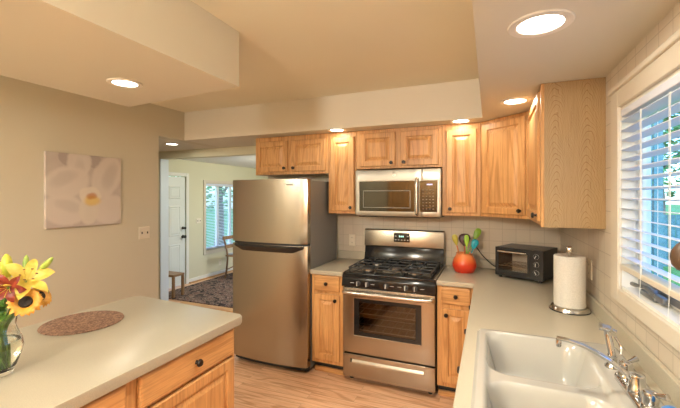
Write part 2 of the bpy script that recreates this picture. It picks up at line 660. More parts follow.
struct('ceiling_soffit_left', q_, 'soffit', label='dropped soffit box over the island counter')
# hall left of the kitchen, low ceiling
struct('ceiling_hall', slab(nb(), [XD, XL - .12, XL, -2.33], [1.2, YB + .05, YP], lambda i, j: i == 0 or j == 1, ZS, ZS + .08, 'Z'), 'soffit', label='low hall ceiling')
struct('wall_hall', bx(nb(), XD, XL - .12, 1.1, 1.2, 0, ZS + .1), 'wall')
struct('beam', slab(nb(), [XD, -4.17, -2.33], [0, 2.065, 2.30], lambda i, j: not (i == 1 and j == 0), YP, YQ, 'Y'), 'dining', label='beam over the wide opening to the dining room')
b_ = nb()
bx(b_, -4.17, -4.15, YP - .005, YQ + .005, 0, 2.065)
struct('trim_2', b_, 'jamb', label='pale jamb of the dining room opening')
# dining room shell
DZ = 2.19
DY0, DY1, DZ0, DZ1 = 5.365, 6.55, .518, 1.80
OY0, OY1, OZ1 = 3.98, 4.885, 1.90
us = [1.1, OY0, OY1, DY0, DY1, YD]
vs = [0, DZ0, DZ1, OZ1, DZ + .1]
struct('wall_dining_left', slab(nb(), us, vs, lambda i, j: not ((i == 1 and j < 3) or (i == 3 and j == 1)), XD - .12, XD, 'X'), 'dining', label='pale yellow dining room wall')
struct('wall_dining_back', bx(nb(), XD - .12, -.5, YD, YD + .12, 0, DZ + .1), 'dining')
struct('wall_dining_right', slab(nb(), [YQ, 4.6, 7.4, YD], [0, .5, 2.0, DZ + .1], lambda i, j: not (i == 1 and j == 1), -.6, -.5, 'X'), 'dining')  # hidden opening added to bring daylight into the dining room
struct('ceiling_dining', bx(nb(), XD, -.5, YQ, YD, DZ, DZ + .08), 'white', label='white dining room ceiling')
b_ = nb()
bx(b_, XD, XD + .014, OY1 + .06, YD, 0, .075, .004)
bx(b_, XD, XD + .014, YQ, OY0 - .06, 0, .075, .004)
struct('baseboard_dining', b_, 'white', label='white baseboard of the dining room')
b_ = nb()
bx(b_, -4.15, -2.33, 3.93, 4.05, 0, .012, .004)
struct('trim_3', b_, 'oak_x', label='wood threshold strip before the rug')
b_ = nb()
bx(b_, XD, XD + .05, OY1 + .06, YD, 0, .018, .006)
struct('trim_4', b_, 'oak_y', label='wood shoe strip along the dining wall')

# front door (white, six panels)
b_ = nb()
T = place(XD - .01, OY0 + .01, 0.01, PI / 2)
dw, dh = OY1 - OY0 - .02, OZ1 - .02
nest(b_, dw, dh, [(0, -.035), (0, 0), (.001, .001)], T)
for c in (0, 1):
    px = .12 + c * (dw / 2 - .03)
    pw = dw / 2 - .19
    for (z0, z1) in ((.17, .72), (.86, 1.38), (1.50, 1.72)):
        nest(b_, pw, z1 - z0, [(0, -.004), (0, .002), (.010, .010), (.02, .010), (.03, .003), (.05, .009)], T @ Matrix.Translation((px, 0, z0)))
d1 = struct('door_1', b_, 'door_w', label='white six panel front door')
b_ = nb()
for z, r in ((.848, .030), (.999, .026)):
    lathe(b_, [(0, 0), (r, 0), (r, .006), (.012, .012), (.012, .035), (r * .9, .045), (r * .95, .06), (0, .07)], (XD, 4.815, z), 16, rot('Y', PI / 2))
obj('door_knob', b_, 'brass', d1, 40)
b_ = nb()
for y0, y1, z0, z1 in ((OY0 - .06, OY0, 0, OZ1 + .06), (OY1, OY1 + .06, 0, OZ1 + .06), (OY0, OY1, OZ1, OZ1 + .06)):
    bx(b_, XD - .01, XD + .016, y0, y1, z0, z1, .004)
obj('door_casing', b_, 'white', d1)

# dining window
b_ = nb()
for y0, y1, z0, z1 in ((DY0 - .06, DY0, DZ0 - .07, DZ1 + .06), (DY1, DY1 + .06, DZ0 - .07, DZ1 + .06), (DY0, DY1, DZ1, DZ1 + .06), (DY0, DY1, DZ0 - .07, DZ0)):
    bx(b_, XD - .005, XD + .018, y0, y1, z0, z1, .004)
bx(b_, XD - .12, XD - .02, DY0, DY1, DZ0 - .01, DZ0 + .01)
w2 = struct('window_2', b_, 'trim', label='dining room window with white trim')
b_ = nb()
for y0, y1 in ((DY0, DY0 + .04), (DY0 + .36, DY0 + .42), (DY0 + .74, DY0 + .80), (DY1 - .04, DY1)):
    bx(b_, XD - .09, XD - .05, y0, y1, DZ0, DZ1)
bx(b_, XD - .09, XD - .05, DY0, DY1, DZ0, DZ0 + .05)
bx(b_, XD - .09, XD - .05, DY0, DY1, DZ1 - .05, DZ1)
obj('window_frame', b_, 'white', w2)
obj('window_pane', bx(nb(), XD - .072, XD - .068, DY0, DY1, DZ0, DZ1), 'pane', w2)

# kitchen window: casing, deep reveal, bronze casement with crank
b_ = nb()
cw = .10
for y0, y1, z0, z1 in ((WY1, WY1 + cw, WZ0 - .06, WZ1 + cw), (WY0 - cw, WY0, WZ0 - .06, WZ1 + cw), (WY0, WY1, WZ1, WZ1 + cw), (WY0, WY1, WZ0 - .06, WZ0)):
    bx(b_, XW - .020, XW, y0, y1, z0, z1, .004)
bx(b_, XW - .032, XW, WY0 - cw - .01, WY1 + cw + .01, WZ1 + cw - .025, WZ1 + cw, .006)
w1 = struct('window_1', b_, 'trim', label='kitchen window over the sink with cream casing')
b_ = nb()
for y0, y1, z0, z1 in ((WY1 - .003, WY1, WZ0, WZ1), (WY0, WY0 + .003, WZ0, WZ1), (WY0, WY1, WZ1 - .012, WZ1), (WY0, WY1, WZ0, WZ0 + .012)):
    bx(b_, XW - .004, XW + .088, y0, y1, z0, z1)
obj('window_reveal', b_, 'white', w1)
b_ = nb()
fx0, fx1 = XW + .050, XW + .082
ym = (WY0 + WY1) / 2 - .02
for y0, y1 in ((WY0 + .012, WY0 + .06), (ym - .03, ym + .03), (WY1 - .06, WY1 - .012)):
    bx(b_, fx0, fx1, y0, y1, WZ0 + .012, WZ1 - .012, .004)
bx(b_, fx0, fx1, WY0 + .06, WY1 - .06, WZ1 - .06, WZ1 - .012, .004)
bx(b_, fx0 + .01, fx1, WY0 + .06, WY1 - .06, WZ0 + .012, WZ0 + .03, .004)
obj('window_frame', b_, 'white', w1)
b_ = nb()
bx(b_, fx0 - .004, fx0 + .02, WY0 + .03, WY1 - .03, WZ0 + .028, WZ0 + .056, .003)
obj('window_track', b_, 'bronze', w1)
obj('window_pane', bx(nb(), XW + .064, XW + .068, WY0 + .02, WY1 - .02, WZ0 + .03, WZ1 - .02), 'pane', w1)
b_ = nb()
cy = 1.80
bx(b_, XW + .020, XW + .050, cy - .10, cy + .045, WZ0 + .012, WZ0 + .034, .008)
bx(b_, XW + .025, XW + .048, cy - .16, cy - .08, WZ0 + .02, WZ0 + .045, .006)
tube(b_, smooth_path([(XW + .035, cy - .06, WZ0 + .04), (XW + .020, cy - .02, WZ0 + .052), (XW + .012, cy + .05, WZ0 + .045), (XW + .014, cy + .10, WZ0 + .04)]), [.010] * 6 + [.007] * 6 + [.009] * 7, 8)
lathe(b_, [(0, 0), (.015, .002), (.017, .014), (.010, .022), (0, .024)], (XW + .035, cy - .06, WZ0 + .03), 14)
obj('window_crank', b_, 'bronze', w1, 40)

# ------------------------------------------------------------------ recessed lights
def can(x, y, label, z=ZS, R=.10, power=CAN_POWER, spread=180):
    t = thing('recessed_light', label, 'ceiling light', (x, y, z), group='recessed ceiling lights')
    b = nb()
    lathe(b, [(R * .70, .0), (R * .72, -.005), (R * .97, -.006), (R, -.003), (R, .0)], (x, y, z), 36)
    obj('lamp_trim', b, 'ring', t, 40)
    b = nb()
    lathe(b, [(0, -.002), (R * .5, -.002), (R * .71, -.0015)], (x, y, z), 36)
    obj('lamp_lens', b, 'lens', t)
    ld = bpy.data.lights.new('can_lamp', 'AREA')
    ld.shape = 'DISK'
    ld.size = R * 1.3
    ld.energy = power
    ld.spread = math.radians(spread)
    ld.color = LAMP_COL
    lo = bpy.data.objects.new('can_lamp', ld)
    COL.objects.link(lo)
    lo.parent = t
    lo.location = (0, 0, -.009)
    return t
can(-1.808, 1.359, 'round recessed light in the soffit over the island counter', R=.085)
can(.166, 1.45, 'largest recessed light, over the sink in the right soffit', R=.105, power=1.3)
can(.152, 2.565, 'recessed light in front of the corner cabinet door', R=.09, power=1.5)
can(-.211, 3.075, 'recessed light above the narrow cabinet between microwave and corner', R=.085, power=.8)
can(-1.294, 3.065, 'recessed light above the narrow cabinet between refrigerator and microwave', R=.085, power=.8)
can(-3.424, 3.163, 'recessed light in the low hall ceiling beyond the left wall', R=.085, power=4.5)
can(-1.808, -.6, 'added recessed fill light, unseen, over the near end of the island', R=.085)  # extra fill lamp, added outside the view
can(.166, .1, 'added recessed fill light, unseen, over the near end of the sink counter', R=.105, power=.7)  # unseen lamp added for fill near the camera
can(-.45, 1.30, 'added recessed fill light, unseen, in the high ceiling over the aisle', z=ZC, R=.09, power=9, spread=120)  # added out of view to brighten the aisle floor

def dome(x, y, z, label, power):  # added fill lamps, out of view, shaped as glass ceiling domes
    t = thing('fill_dome_light', label, 'ceiling light', (x, y, z), group='added fill dome lights')
    b = nb()
    lathe(b, [(0, 0), (.17, 0), (.175, -.012), (.16, -.02)], (x, y, z), 32)
    obj('lamp_base', b, 'ring', t, 40)
    b = nb()
    lathe(b, [(.155, -.02), (.15, -.05), (.12, -.085), (.07, -.105), (0, -.112)], (x, y, z), 32)
    obj('lamp_shade', b, emit('fill_dome_glass', (1, .93, .82), 2.0), t, 60)
    ld = bpy.data.lights.new('fill_lamp', 'POINT')
    ld.shadow_soft_size = .22
    ld.energy = power
    ld.color = FILL_COL
    lo = bpy.data.objects.new('fill_lamp', ld)
    COL.objects.link(lo)
    lo.parent = t
    lo.location = (0, 0, -.26)
    return t
dome(-1.0, -1.30, ZC, 'added fill dome light, unseen, on the kitchen ceiling', FILL_POWER)
dome(-2.75, -1.2, ZC, 'added fill dome light, unseen, behind the island', FILL_POWER * .4)
dome(-2.9, 5.6, DZ, 'added fill dome light, unseen, on the dining room ceiling', 60)

# ------------------------------------------------------------------ cabinets
DOOR_T = .019
def raised_door(b, w, h, T, stile=.052):
    T = T @ Matrix.Translation((0, -.003, 0))
    nest(b, w, h, [(0, 0), (0, DOOR_T - .005), (.005, DOOR_T), (stile - .004, DOOR_T), (stile + .003, DOOR_T - .012), (stile + .011, DOOR_T - .012), (stile + .036, DOOR_T - .001), (stile + .038, DOOR_T - .001)], T)
def slab_front(b, w, h, T):
    T = T @ Matrix.Translation((0, -.003, 0))
    nest(b, w, h, [(0, 0), (0, DOOR_T - .007), (.004, DOOR_T - .002), (.011, DOOR_T)], T)
def knob_mesh(T, x, z, r=.0155):
    b = nb()
    lathe(b, [(0, 0), (r * .6, 0), (r * .42, .006), (r * .42, .012), (r, .017), (r * 1.02, .022), (r * .8, .028), (0, .030)], (0, 0, 0), 16, None)
    m = T @ Matrix.Translation((x, -DOOR_T - .003, z)) @ rot('X', PI / 2)
    for v in b.verts:
        v.co = m @ v.co
    return b
def add_door(t, T, w, h, kx, kz, mat='oak', name='door', hinge=None):
    b = nb()
    raised_door(b, w, h, T)
    d = obj(name, b, mat, t)
    obj('knob', knob_mesh(T, kx, kz), 'knob', d, 40)
    if hinge is not None:
        for z in (.07, h - .10):
            b = nb()
            bx(b, hinge - .006, hinge + .006, -DOOR_T - .001, -.002, z, z + .035, .002, 1, T)
            obj('hinge', b, 'knob', d)
    return d
def add_drawer(t, T, w, h, kx=None, mat='oak_x'):
    b = nb()
    slab_front(b, w, h, T)
    d = obj('drawer', b, mat, t)
    obj('knob', knob_mesh(T, w / 2 if kx is None else kx, h / 2), 'knob', d, 40)
    return d
ZU0, ZU1, YU = 1.392, 2.163, 3.182
def upper(label, x0, x1, z0, z1=ZU1):
    t = thing('wall_cabinet', label, 'cabinet', ((x0 + x1) / 2, YU + .16, z0), group='oak wall cabinets')
    obj('body', bx(nb(), x0, x1, YU, YB - .007, z0, z1, .002, 1), 'oak', t)
    return t
# over the refrigerator
t = upper('short two door oak cabinet above the refrigerator', -2.268, -1.432, 1.775)
add_door(t, place(-2.252, YU, 1.803), .376, .312, .376 - .030, .035)
add_door(t, place(-1.832, YU, 1.803), .374, .312, .030, .035)
# narrow, left of the microwave
t = upper('tall narrow one door oak cabinet between refrigerator and microwave', -1.430, -1.148, ZU0)
add_door(t, place(-1.402, YU, 1.418), .240, .695, .240 - .032, .032)
# over the microwave
t = upper('short two door oak cabinet above the microwave', -1.146, -.372, 1.806)
add_door(t, place(-1.100, YU, 1.826), .326, .305, .326 - .032, .030)
add_door(t, place(-.726, YU, 1.826), .326, .305, .032, .030)
# narrow, right of the microwave
t = upper('tall narrow one door oak cabinet just right of the microwave', -.370, -.064, ZU0)
add_door(t, place(-.335, YU, 1.418), .240, .695, .030, .032)
# corner cabinet with a diagonal door
t = thing('corner_wall_cabinet', 'oak corner cabinet with one wide diagonal door', 'cabinet', (.35, 3.2, ZU0), group='oak wall cabinets')
xa, ya, xb, yb = -.062, YU, .266, 2.893
obj('body', prism(nb(), [(xa, ya), (xb, yb), (XW - .002, yb), (XW - .002, YB - .007), (xa, YB - .007)], ZU0, ZU1, .0015), 'oak', t)
ang = math.atan2(yb - ya, xb - xa)
L = math.hypot(xb - xa, yb - ya)
TD = place(xa, ya, ZU0) @ rot('Z', ang) @ Matrix.Translation((.028, 0, .026))
add_door(t, TD, L - .056, .715, L - .056 - .032, .032)
# right wall cabinet next to the window
YE = 2.218
t = thing('side_wall_cabinet', 'oak wall cabinet beside the window, arched grain on its end panel', 'cabinet', (.4, 2.55, ZU0), group='oak wall cabinets')
obj('body', bx(nb(), .268, XW - .001, YE + .004, 2.891, ZU0, ZU1, .001, 1), 'oak', t)
obj('end_panel', bx(nb(), .272, XW - .001, YE, YE + .006, ZU0 - .002, ZU1), 'veneer', t)
obj('stile', bx(nb(), .258, .274, YE - .002, YE + .035, ZU0 - .002, ZU1, .002), 'oak', t)
TR = place(.268, 2.868, ZU0 + .026, -PI / 2)
add_door(t, TR, .60, .715, .60 - .032, .032)

# base cabinets
t = thing('pantry_cabinet', 'unseen tall oak pantry cabinet on the rear wall, widened for reflections', 'cabinet', (-1.2, -2.1, 0))  # cabinet seen mirrored in the microwave; width added to darken steel reflections
obj('body', bx(nb(), -2.15, -.22, YN + .002, -1.80, .10, 2.10, .003), 'oak', t)
for x, k in ((-.24, .36), (-.62, .03), (-1.00, .36), (-1.38, .03), (-1.76, .36)):
    for z, h in ((.14, 1.10), (1.28, .78)):
        add_door(t, place(x, -1.80, z, PI), .37, h, k if k > .1 else .04, h * .5)
ZB0, ZB1, YF = .105, .874, 2.862
def base_box(name, label, x0, x1, y0, y1, mat='oak'):
    t = thing(name, label, 'cabinet', ((x0 + x1) / 2, (y0 + y1) / 2, 0), group='oak base cabinets')
    return t
t = base_box('base_cabinet', 'narrow oak base cabinet between refrigerator and range', -1.446, -1.152, YF, YB)
obj('body', bx(nb(), -1.446, -1.152, YF, YB - .007, ZB0, ZB1, .001, 1), 'oak', t)
obj('toe_kick', bx(nb(), -1.446, -1.152, YF + .07, YF + .09, 0.0, ZB0), 'blackm', t)
obj('shoe_moulding', bx(nb(), -1.446, -1.152, YF + .05, YF + .07, 0, .045, .006), 'oak_x', t)
add_drawer(t, place(-1.414, YF, .735), .236, .136)
add_door(t, place(-1.414, YF, .142), .236, .568, .236 - .034, .568 - .045)
t = base_box('base_cabinet', 'narrow oak base cabinet between range and corner counter', -.370, -.082, YF, YB)
obj('body', bx(nb(), -.370, -.082, YF, YB - .007, ZB0, ZB1, .001, 1), 'oak', t)
obj('toe_kick', bx(nb(), -.370, -.082, YF + .07, YF + .09, 0.0, ZB0), 'blackm', t)
obj('shoe_moulding', bx(nb(), -.370, -.082, YF + .05, YF + .07, 0, .045, .006), 'oak_x', t)
add_drawer(t, place(-.337, YF, .738), .208, .130)
add_door(t, place(-.337, YF, .142), .208, .562, .036, .562 - .045, hinge=.204)
# run under the sink counter (faces the room)
t = base_box('sink_base_cabinet', 'oak base cabinet run under the sink counter', -.078, XW, -1.2, 2.85)
b_ = nb()
bx(b_, -.078, XW - .002, 1.93, YB - .007, ZB0, ZB1)
bx(b_, -.078, XW - .002, -1.2, .98, ZB0, ZB1)
bx(b_, -.078, -.060, .98, 1.93, ZB0, ZB1)
bx(b_, -.060, XW - .002, .98, 1.93, ZB0, ZB0 + .02)
obj('body', b_, 'oak', t)
obj('toe_kick', bx(nb(), -.01, .01, -1.2, 2.85, 0, ZB0), 'blackm', t)
y = 2.80
for w in (.40, .42, .42, .42, .42, .42, .42, .42):
    TT = place(-.078, y, .142, -PI / 2)
    add_door(t, TT, w, .562, w - .036, .517)
    add_drawer(t, place(-.078, y, .738, -PI / 2), w, .13, mat='oak_y')
    y -= w + .06

# island cabinet under the left counter: faces +x
IX = -1.262
t = thing('island_cabinet', 'oak island cabinet with drawer fronts over raised panel doors', 'cabinet', (-1.6, .6, 0), group='oak base cabinets')
obj('body', bx(nb(), -1.98, IX, -1.3, 1.578, ZB0, .870, .002, 1), 'oak', t)
obj('toe_kick', bx(nb(), -1.96, IX - .07, -1.28, 1.55, 0, ZB0), 'blackm', t)
def face_east(y, z):
    return place(IX, y, z, PI / 2)
for y0, w in ((.995, .556), (.405, .535), (-.2, .545)):
    b_ = nb()
    slab_front(b_, w, .132, face_east(y0, .728))
    d = obj('drawer', b_, 'oak_y', t)
    obj('knob', knob_mesh(face_east(y0, .728), w / 2 + .012, .068, .017), 'knob', d, 40)
    add_door(t, face_east(y0, .135), w, .578, .04, .54)

# ------------------------------------------------------------------ worktops
ZT0, ZT1, YC = .875, .914, 2.838
b_ = nb()
slab(b_, [-1.452, -1.148], [YC, YB - .007], lambda i, j: True, ZT0, ZT1, 'Z', .008)
t = tag(obj('worktop', b_, 'top', None, 40), 'small cream worktop between refrigerator and range', 'countertop')
obj('upstand', bx(nb(), -1.452, -1.150, YB - .027, YB - .007, ZT1, .995, .004), 'top', t)
SX0, SX1, SY0, SY1 = -.040, .490, 1.035, 1.860
b_ = nb()
xs_ = [-.372, -.104, SX0, SX1, XW - .002]
ys_ = [-1.25, SY0, SY1, YC, YB - .007]
def keep(i, j):
    if i == 0:
        return j == 3
    return not (i == 2 and j == 1)
slab(b_, xs_, ys_, keep, ZT0, ZT1, 'Z', .008)
t = tag(obj('worktop', b_, 'top', None, 40), 'L shaped cream worktop holding the sink and toaster oven', 'countertop')
b_ = nb()
bx(b_, -.372, XW - .022, YB - .027, YB - .007, ZT1, .995, .004)
bx(b_, XW - .022, XW - .002, -1.25, YB - .007, ZT1, .990, .004)
obj('upstand', b_, 'top', t)
# island top with a rounded corner
b_ = nb()
def rounded(x0, x1, y0, y1, r, n=6):
    out = []
    for cx, cy_, a0 in ((x1 - r, y0 + r, -PI / 2), (x1 - r, y1 - r, 0), (x0 + r, y1 - r, PI / 2), (x0 + r, y0 + r, PI)):
        for k in range(n + 1):
            a = a0 + PI / 2 * k / n
            out.append((cx + r * math.cos(a), cy_ + r * math.sin(a)))
    return out
pl = rounded(-2.115, -1.228, -1.35, 1.62, .03)
pl = [(x, y + (.055 * (-1.25 - x) / .86 if y > 1 else 0)) for x, y in pl]
prism(b_, pl, .872, ZT1, .009)
tag(obj('worktop', b_, 'top', None, 40), 'speckled cream island worktop with the flower vase', 'countertop')

# ------------------------------------------------------------------ refrigerator
FX0, FX1 = -2.255, -1.458
t = thing('refrigerator', 'stainless steel top freezer refrigerator', 'refrigerator', (-1.857, 3.1, 0))
obj('body', bx(nb(), FX0 + .005, FX1, 2.862, 3.45, .03, 1.700, .006), 'dgrey', t)
def fridge_poly(edge=2.793, bulge=.030, back=2.858, x0=FX0, x1=FX1, n=20):
    xc, hw = (x0 + x1) / 2, (x1 - x0) / 2
    out = [(x1, back), (x0, back)]
    for k in range(n + 1):
        x = x0 + (x1 - x0) * k / n
        s = (x - xc) / hw
        y = edge - bulge * (1 - s * s)
        if abs(s) > .97:
            y += .006 * ((abs(s) - .97) / .03) ** 2
        out.append((x, y))
    return out
for z0, z1, nm in ((1.136, 1.708, 'freezer_door'), (.062, 1.118, 'refrigerator_door')):
    b_ = nb()
    prism(b_, fridge_poly(), z0, z1, .004)
    d = obj(nm, b_, 'steel_v', t, 35)
    b_ = nb()
    xc = (FX0 + FX1) / 2
    if nm == 'refrigerator_door':
        out, inn = [], []
        n = 24
        xa_, xb_ = FX0 + .03, FX1 - .03
        top, bot = [], []
        for k in range(n + 1):
            x = xa_ + (xb_ - xa_) * k / n
            s = (x - xc) / ((FX1 - FX0) / 2)
            yy = 2.793 - .030 * (1 - s * s)
            e = min(1, min(x - xa_, xb_ - x) / .10)
            top.append((x, yy, 1.122, e))
        rows = []
        for x, yy, z, e in top:
            pr_ = .030 * e + .004
            rows.append([b_.verts.new(p) for p in ((x, yy + .01, 1.116), (x, yy - pr_, 1.116), (x, yy - pr_, 1.100), (x, yy - .004, 1.096 - .040 * e), (x, yy + .01, 1.096 - .040 * e))])
        for a, c in zip(rows, rows[1:]):
            for j in range(5):
                b_.faces.new([a[j], a[(j + 1) % 5], c[(j + 1) % 5], c[j]])
        b_.faces.new(rows[0])
        b_.faces.new(rows[-1])
        obj('handle', b_, 'black', d, 30)
    else:
        bx(b_, -1.655, -1.585, 2.768, 2.786, 1.650, 1.667, .002)
        bd = obj('badge', b_, 'badge', d)
        b_ = nb()
        for k in range(9):
            bx(b_, -1.649 + k * .0066, -1.6449 + k * .0066, 2.7672, 2.7682, 1.6545, 1.6625)
        obj('badge_marks', b_, 'dgrey', bd)
obj('door_gasket', prism(nb(), fridge_poly(2.81, .030, 2.86, FX0 + .01, FX1 - .006), 1.117, 1.137), 'blackm', t)
obj('hinge_cover', bx(nb(), -1.56, -1.47, 2.80, 2.92, 1.702, 1.722, .006), 'dgrey', t)
b_ = nb()
prism(b_, fridge_poly(2.825, .026, 2.90, FX0 + .01, FX1 - .01), .022, .060)
obj('kick_grille', b_, 'blackm', t)
for x in (FX0 + .05, FX1 - .05):
    b_ = nb()
    lathe(b_, [(0, 0), (.022, 0), (.022, .022), (.014, .032), (0, .032)], (x, 2.875, 0), 14)
    obj('foot', b_, 'blackm', t, 40)
    b_ = nb()
    lathe(b_, [(0, 0), (.022, 0), (.022, .022), (.014, .032), (0, .032)], (x, 3.40, 0), 14)
    obj('foot', b_, 'blackm', t, 40)

# ------------------------------------------------------------------ gas range
RX0, RX1 = -1.143, -.380
RC = (RX0 + RX1) / 2
YRF = 2.836
t = thing('gas_range', 'stainless steel gas range with black cooktop', 'stove', (RC, 3.15, 0))
b_ = nb()
bx(b_, RX0, RX1, 2.885, 3.46, .045, .24)
bx(b_, RX0, RX1, 3.25, 3.46, .24, .80)
bx(b_, RX0, RX0 + .05, 2.885, 3.25, .24, .80)
bx(b_, RX1 - .05, RX1, 2.885, 3.25, .24, .80)
bx(b_, RX0, RX1, 2.885, 3.46, .80, .892)
obj('body', b_, 'blackm', t)
b_ = nb()
bx(b_, RX0 + .05, RX1 - .05, 3.235, 3.25, .24, .80)
obj('oven_cavity', b_, 'cavity', t)
for z in (.42, .56):
    b_ = nb()
    for k in range(11):
        x = RX0 + .06 + k * (RX1 - RX0 - .12) / 10
        tube(b_, [(x, 2.92, z), (x, 3.23, z)], .003, 6)
    for y in (2.92, 3.07, 3.23):
        tube(b_, [(RX0 + .052, y, z), (RX1 - .052, y, z)], .004, 6)
    obj('oven_rack', b_, 'shelf', t)
# oven door with glass
b_ = nb()
gx0, gx1, gz0, gz1 = -1.043, -.487, .400, .708
slab(b_, [RX0 + .003, gx0, gx1, RX1 - .003], [.252, gz0, gz1, .793], lambda i, j: not (i == 1 and j == 1), YRF, 2.882, 'Y', .004)
d = obj('oven_door', b_, 'steel', t, 35)
b_ = nb()
slab(b_, [gx0, gx0 + .045, gx1 - .045, gx1], [gz0, gz0 + .03, gz1 - .03, gz1], lambda i, j: not (i == 1 and j == 1), YRF + .003, YRF + .012, 'Y')
obj('window_border', b_, 'black', d)
obj('oven_window', bx(nb(), gx0 + .04, gx1 - .04, YRF + .006, YRF + .010, gz0 + .025, gz1 - .025), thin_glass('oven_glass', (.74, .66, .56)), d)
b_ = nb()
tube(b_, smooth_path([(RX0 + .03, YRF - .002, .758), (RX0 + .05, YRF - .038, .760), (RC, YRF - .046, .760), (RX1 - .05, YRF - .038, .760), (RX1 - .03, YRF - .002, .758)], 8), .0165, 12, True)
obj('handle', b_, 'steel_s', d, 60)
# storage drawer with a recessed grip
b_ = nb()
sx0, sx1, sz0, sz1 = -1.075, -.470, .170, .200
slab(b_, [RX0 + .003, sx0, sx1, RX1 - .003], [.048, sz0, sz1, .238], lambda i, j: not (i == 1 and j == 1), YRF, 2.882, 'Y', .004)
d = obj('drawer', b_, 'steel', t, 35)
b_ = nb()
prism_x(b_, [(YRF + .003, sz0 - .001), (YRF + .003, sz0 + .006), (YRF + .016, sz1 - .003), (YRF + .03, sz1 - .003), (YRF + .03, sz0 - .001)], sx0 + .012, sx1 + .001)
obj('handle', b_, 'steel_s', d)
# control panel and knobs
b_ = nb()
prism_x(b_, [(2.882, .800), (2.826, .800), (2.812, .808), (2.820, .872), (2.836, .900), (2.885, .904)], RX0, RX1, .003)
d = obj('control_panel', b_, 'black', t, 35)
for x in (-.998, -.919, -.760, -.604, -.531):
    b_ = nb()
    m = rot('X', PI / 2 - .12)
    lathe(b_, [(0, 0), (.022, 0), (.022, .006), (.017, .010), (.015, .026), (0, .028)], (0, 0, 0), 18)
    bx(b_, -.005, .005, -.019, .019, .008, .036, .003)
    mm = Matrix.Translation((x, 2.818, .838)) @ m
    for v in b_.verts:
        v.co = mm @ v.co
    kb = obj('knob', b_, 'steel_s' if False else 'iron', d, 40)
    b_ = nb()
    bx(b_, -.0022, .0022, -.018, .018, .0355, .0370)
    for v in b_.verts:
        v.co = mm @ v.co
    obj('knob_marker', b_, 'badge', kb)
b_ = nb()
for x in (-1.05, -.875, -.715, -.655, -.475):
    bx(b_, x - .016, x + .016, 2.8158, 2.8175, .836, .841)
obj('panel_marks', b_, 'ink', d)
# cooktop
b_ = nb()
bx(b_, RX0, RX1, 2.838, 3.42, .890, .917, .006)
obj('cooktop', b_, 'black', t, 35)
b_ = nb()
for x0, x1 in ((RX0 - .003, RX0 + .012), (RX1 - .012, RX1 + .003)):
    bx(b_, x0, x1, 2.845, 3.42, .905, .922, .003)
obj('side_trim', b_, 'steel_s', t)
BUR = [(-.965, 3.00, .045), (-.965, 3.27, .038), (RC, 3.13, .040), (-.560, 3.00, .048), (-.560, 3.27, .036)]
for x, y, r in BUR:
    b_ = nb()
    lathe(b_, [(0, 0), (r * 1.25, 0), (r * 1.25, .006), (r, .008), (r, .016), (0, .016)], (x, y, .917), 22)
    br = obj('burner', b_, 'shelf', t, 40)
    b_ = nb()
    lathe(b_, [(r * 1.05, .016), (r * 1.08, .020), (r * .95, .025), (0, .026)], (x, y, .917), 22)
    obj('burner_cap', b_, 'iron', br, 40)
def grate(x0, x1):
    b = nb()
    y0, y1, zt, r = 2.875, 3.385, .953, .0065
    tube(b, smooth_path([(x0, y0 + .02, zt), (x0 + .02, y0, zt), (x1 - .02, y0, zt), (x1, y0 + .02, zt), (x1, y1 - .02, zt), (x1 - .02, y1, zt), (x0 + .02, y1, zt), (x0, y1 - .02, zt), (x0, y0 + .02, zt)], 3), r, 8)
    ymid = (y0 + y1) / 2
    tube(b, [(x0, ymid, zt), (x1, ymid, zt)], r, 8)
    for yc in ((y0 + ymid) / 2, (y1 + ymid) / 2):
        xc = (x0 + x1) / 2
        for dx, dy in ((1, 0), (-1, 0), (0, 1), (0, -1)):
            ex = x1 if dx > 0 else x0 if dx < 0 else xc
            ey = yc + dy * (y1 - y0) / 4
            tube(b, [(xc + dx * .022, yc + dy * .022, zt + .002), (ex, ey if dy else yc, zt)], r, 8)
    for x in (x0, x1):
        for y in (y0 + .02, ymid, y1 - .02):
            tube(b, [(x, y, zt), (x, y, .917)], r, 8)
    return b
gw = (RX1 - RX0 - .07) / 3
for k in range(3):
    x0 = RX0 + .035 + k * gw
    obj('grate', grate(x0 + .004, x0 + gw - .004), 'iron', t, 40)
# backguard
b_ = nb()
prism_x(b_, [(3.39, .915), (3.425, 1.068), (3.47, 1.068), (3.47, .915)], RX0 + .004, RX1 - .004, .003)
obj('vent_panel', b_, 'black', t, 30)
b_ = nb()
prism_x(b_, [(3.425, 1.064), (3.408, 1.074), (3.424, 1.226), (3.432, 1.236), (3.47, 1.236), (3.47, 1.064)], RX0, RX1, .004)
d = obj('backguard', b_, 'steel', t, 30)
b_ = nb()
bx(b_, -.846, -.695, 3.408, 3.425, 1.118, 1.205, .002)
dd = obj('display', b_, 'darkglass', d)
b_ = nb()
for k in range(3):
    bx(b_, -.795 + k * .017, -.786 + k * .017, 3.4068, 3.4078, 1.166, 1.180)
obj('clock_segments', b_, 'clock', dd)
b_ = nb()
for i in range(5):
    for j in range(2):
        if j == 1 and i in (1, 2, 3):
            continue
        bx(b_, -.835 + i * .029, -.820 + i * .029, 3.4068, 3.4078, 1.136 + j * .036, 1.142 + j * .036)
obj('display_keys', b_, 'ink', dd)
for x in (RX0 + .05, RX1 - .05):
    for y in (2.92, 3.42):
        b_ = nb()
        lathe(b_, [(0, 0), (.018, 0), (.018, .02), (.010, .05), (0, .05)], (x, y, 0), 12)
        obj('foot', b_, 'blackm', t, 40)

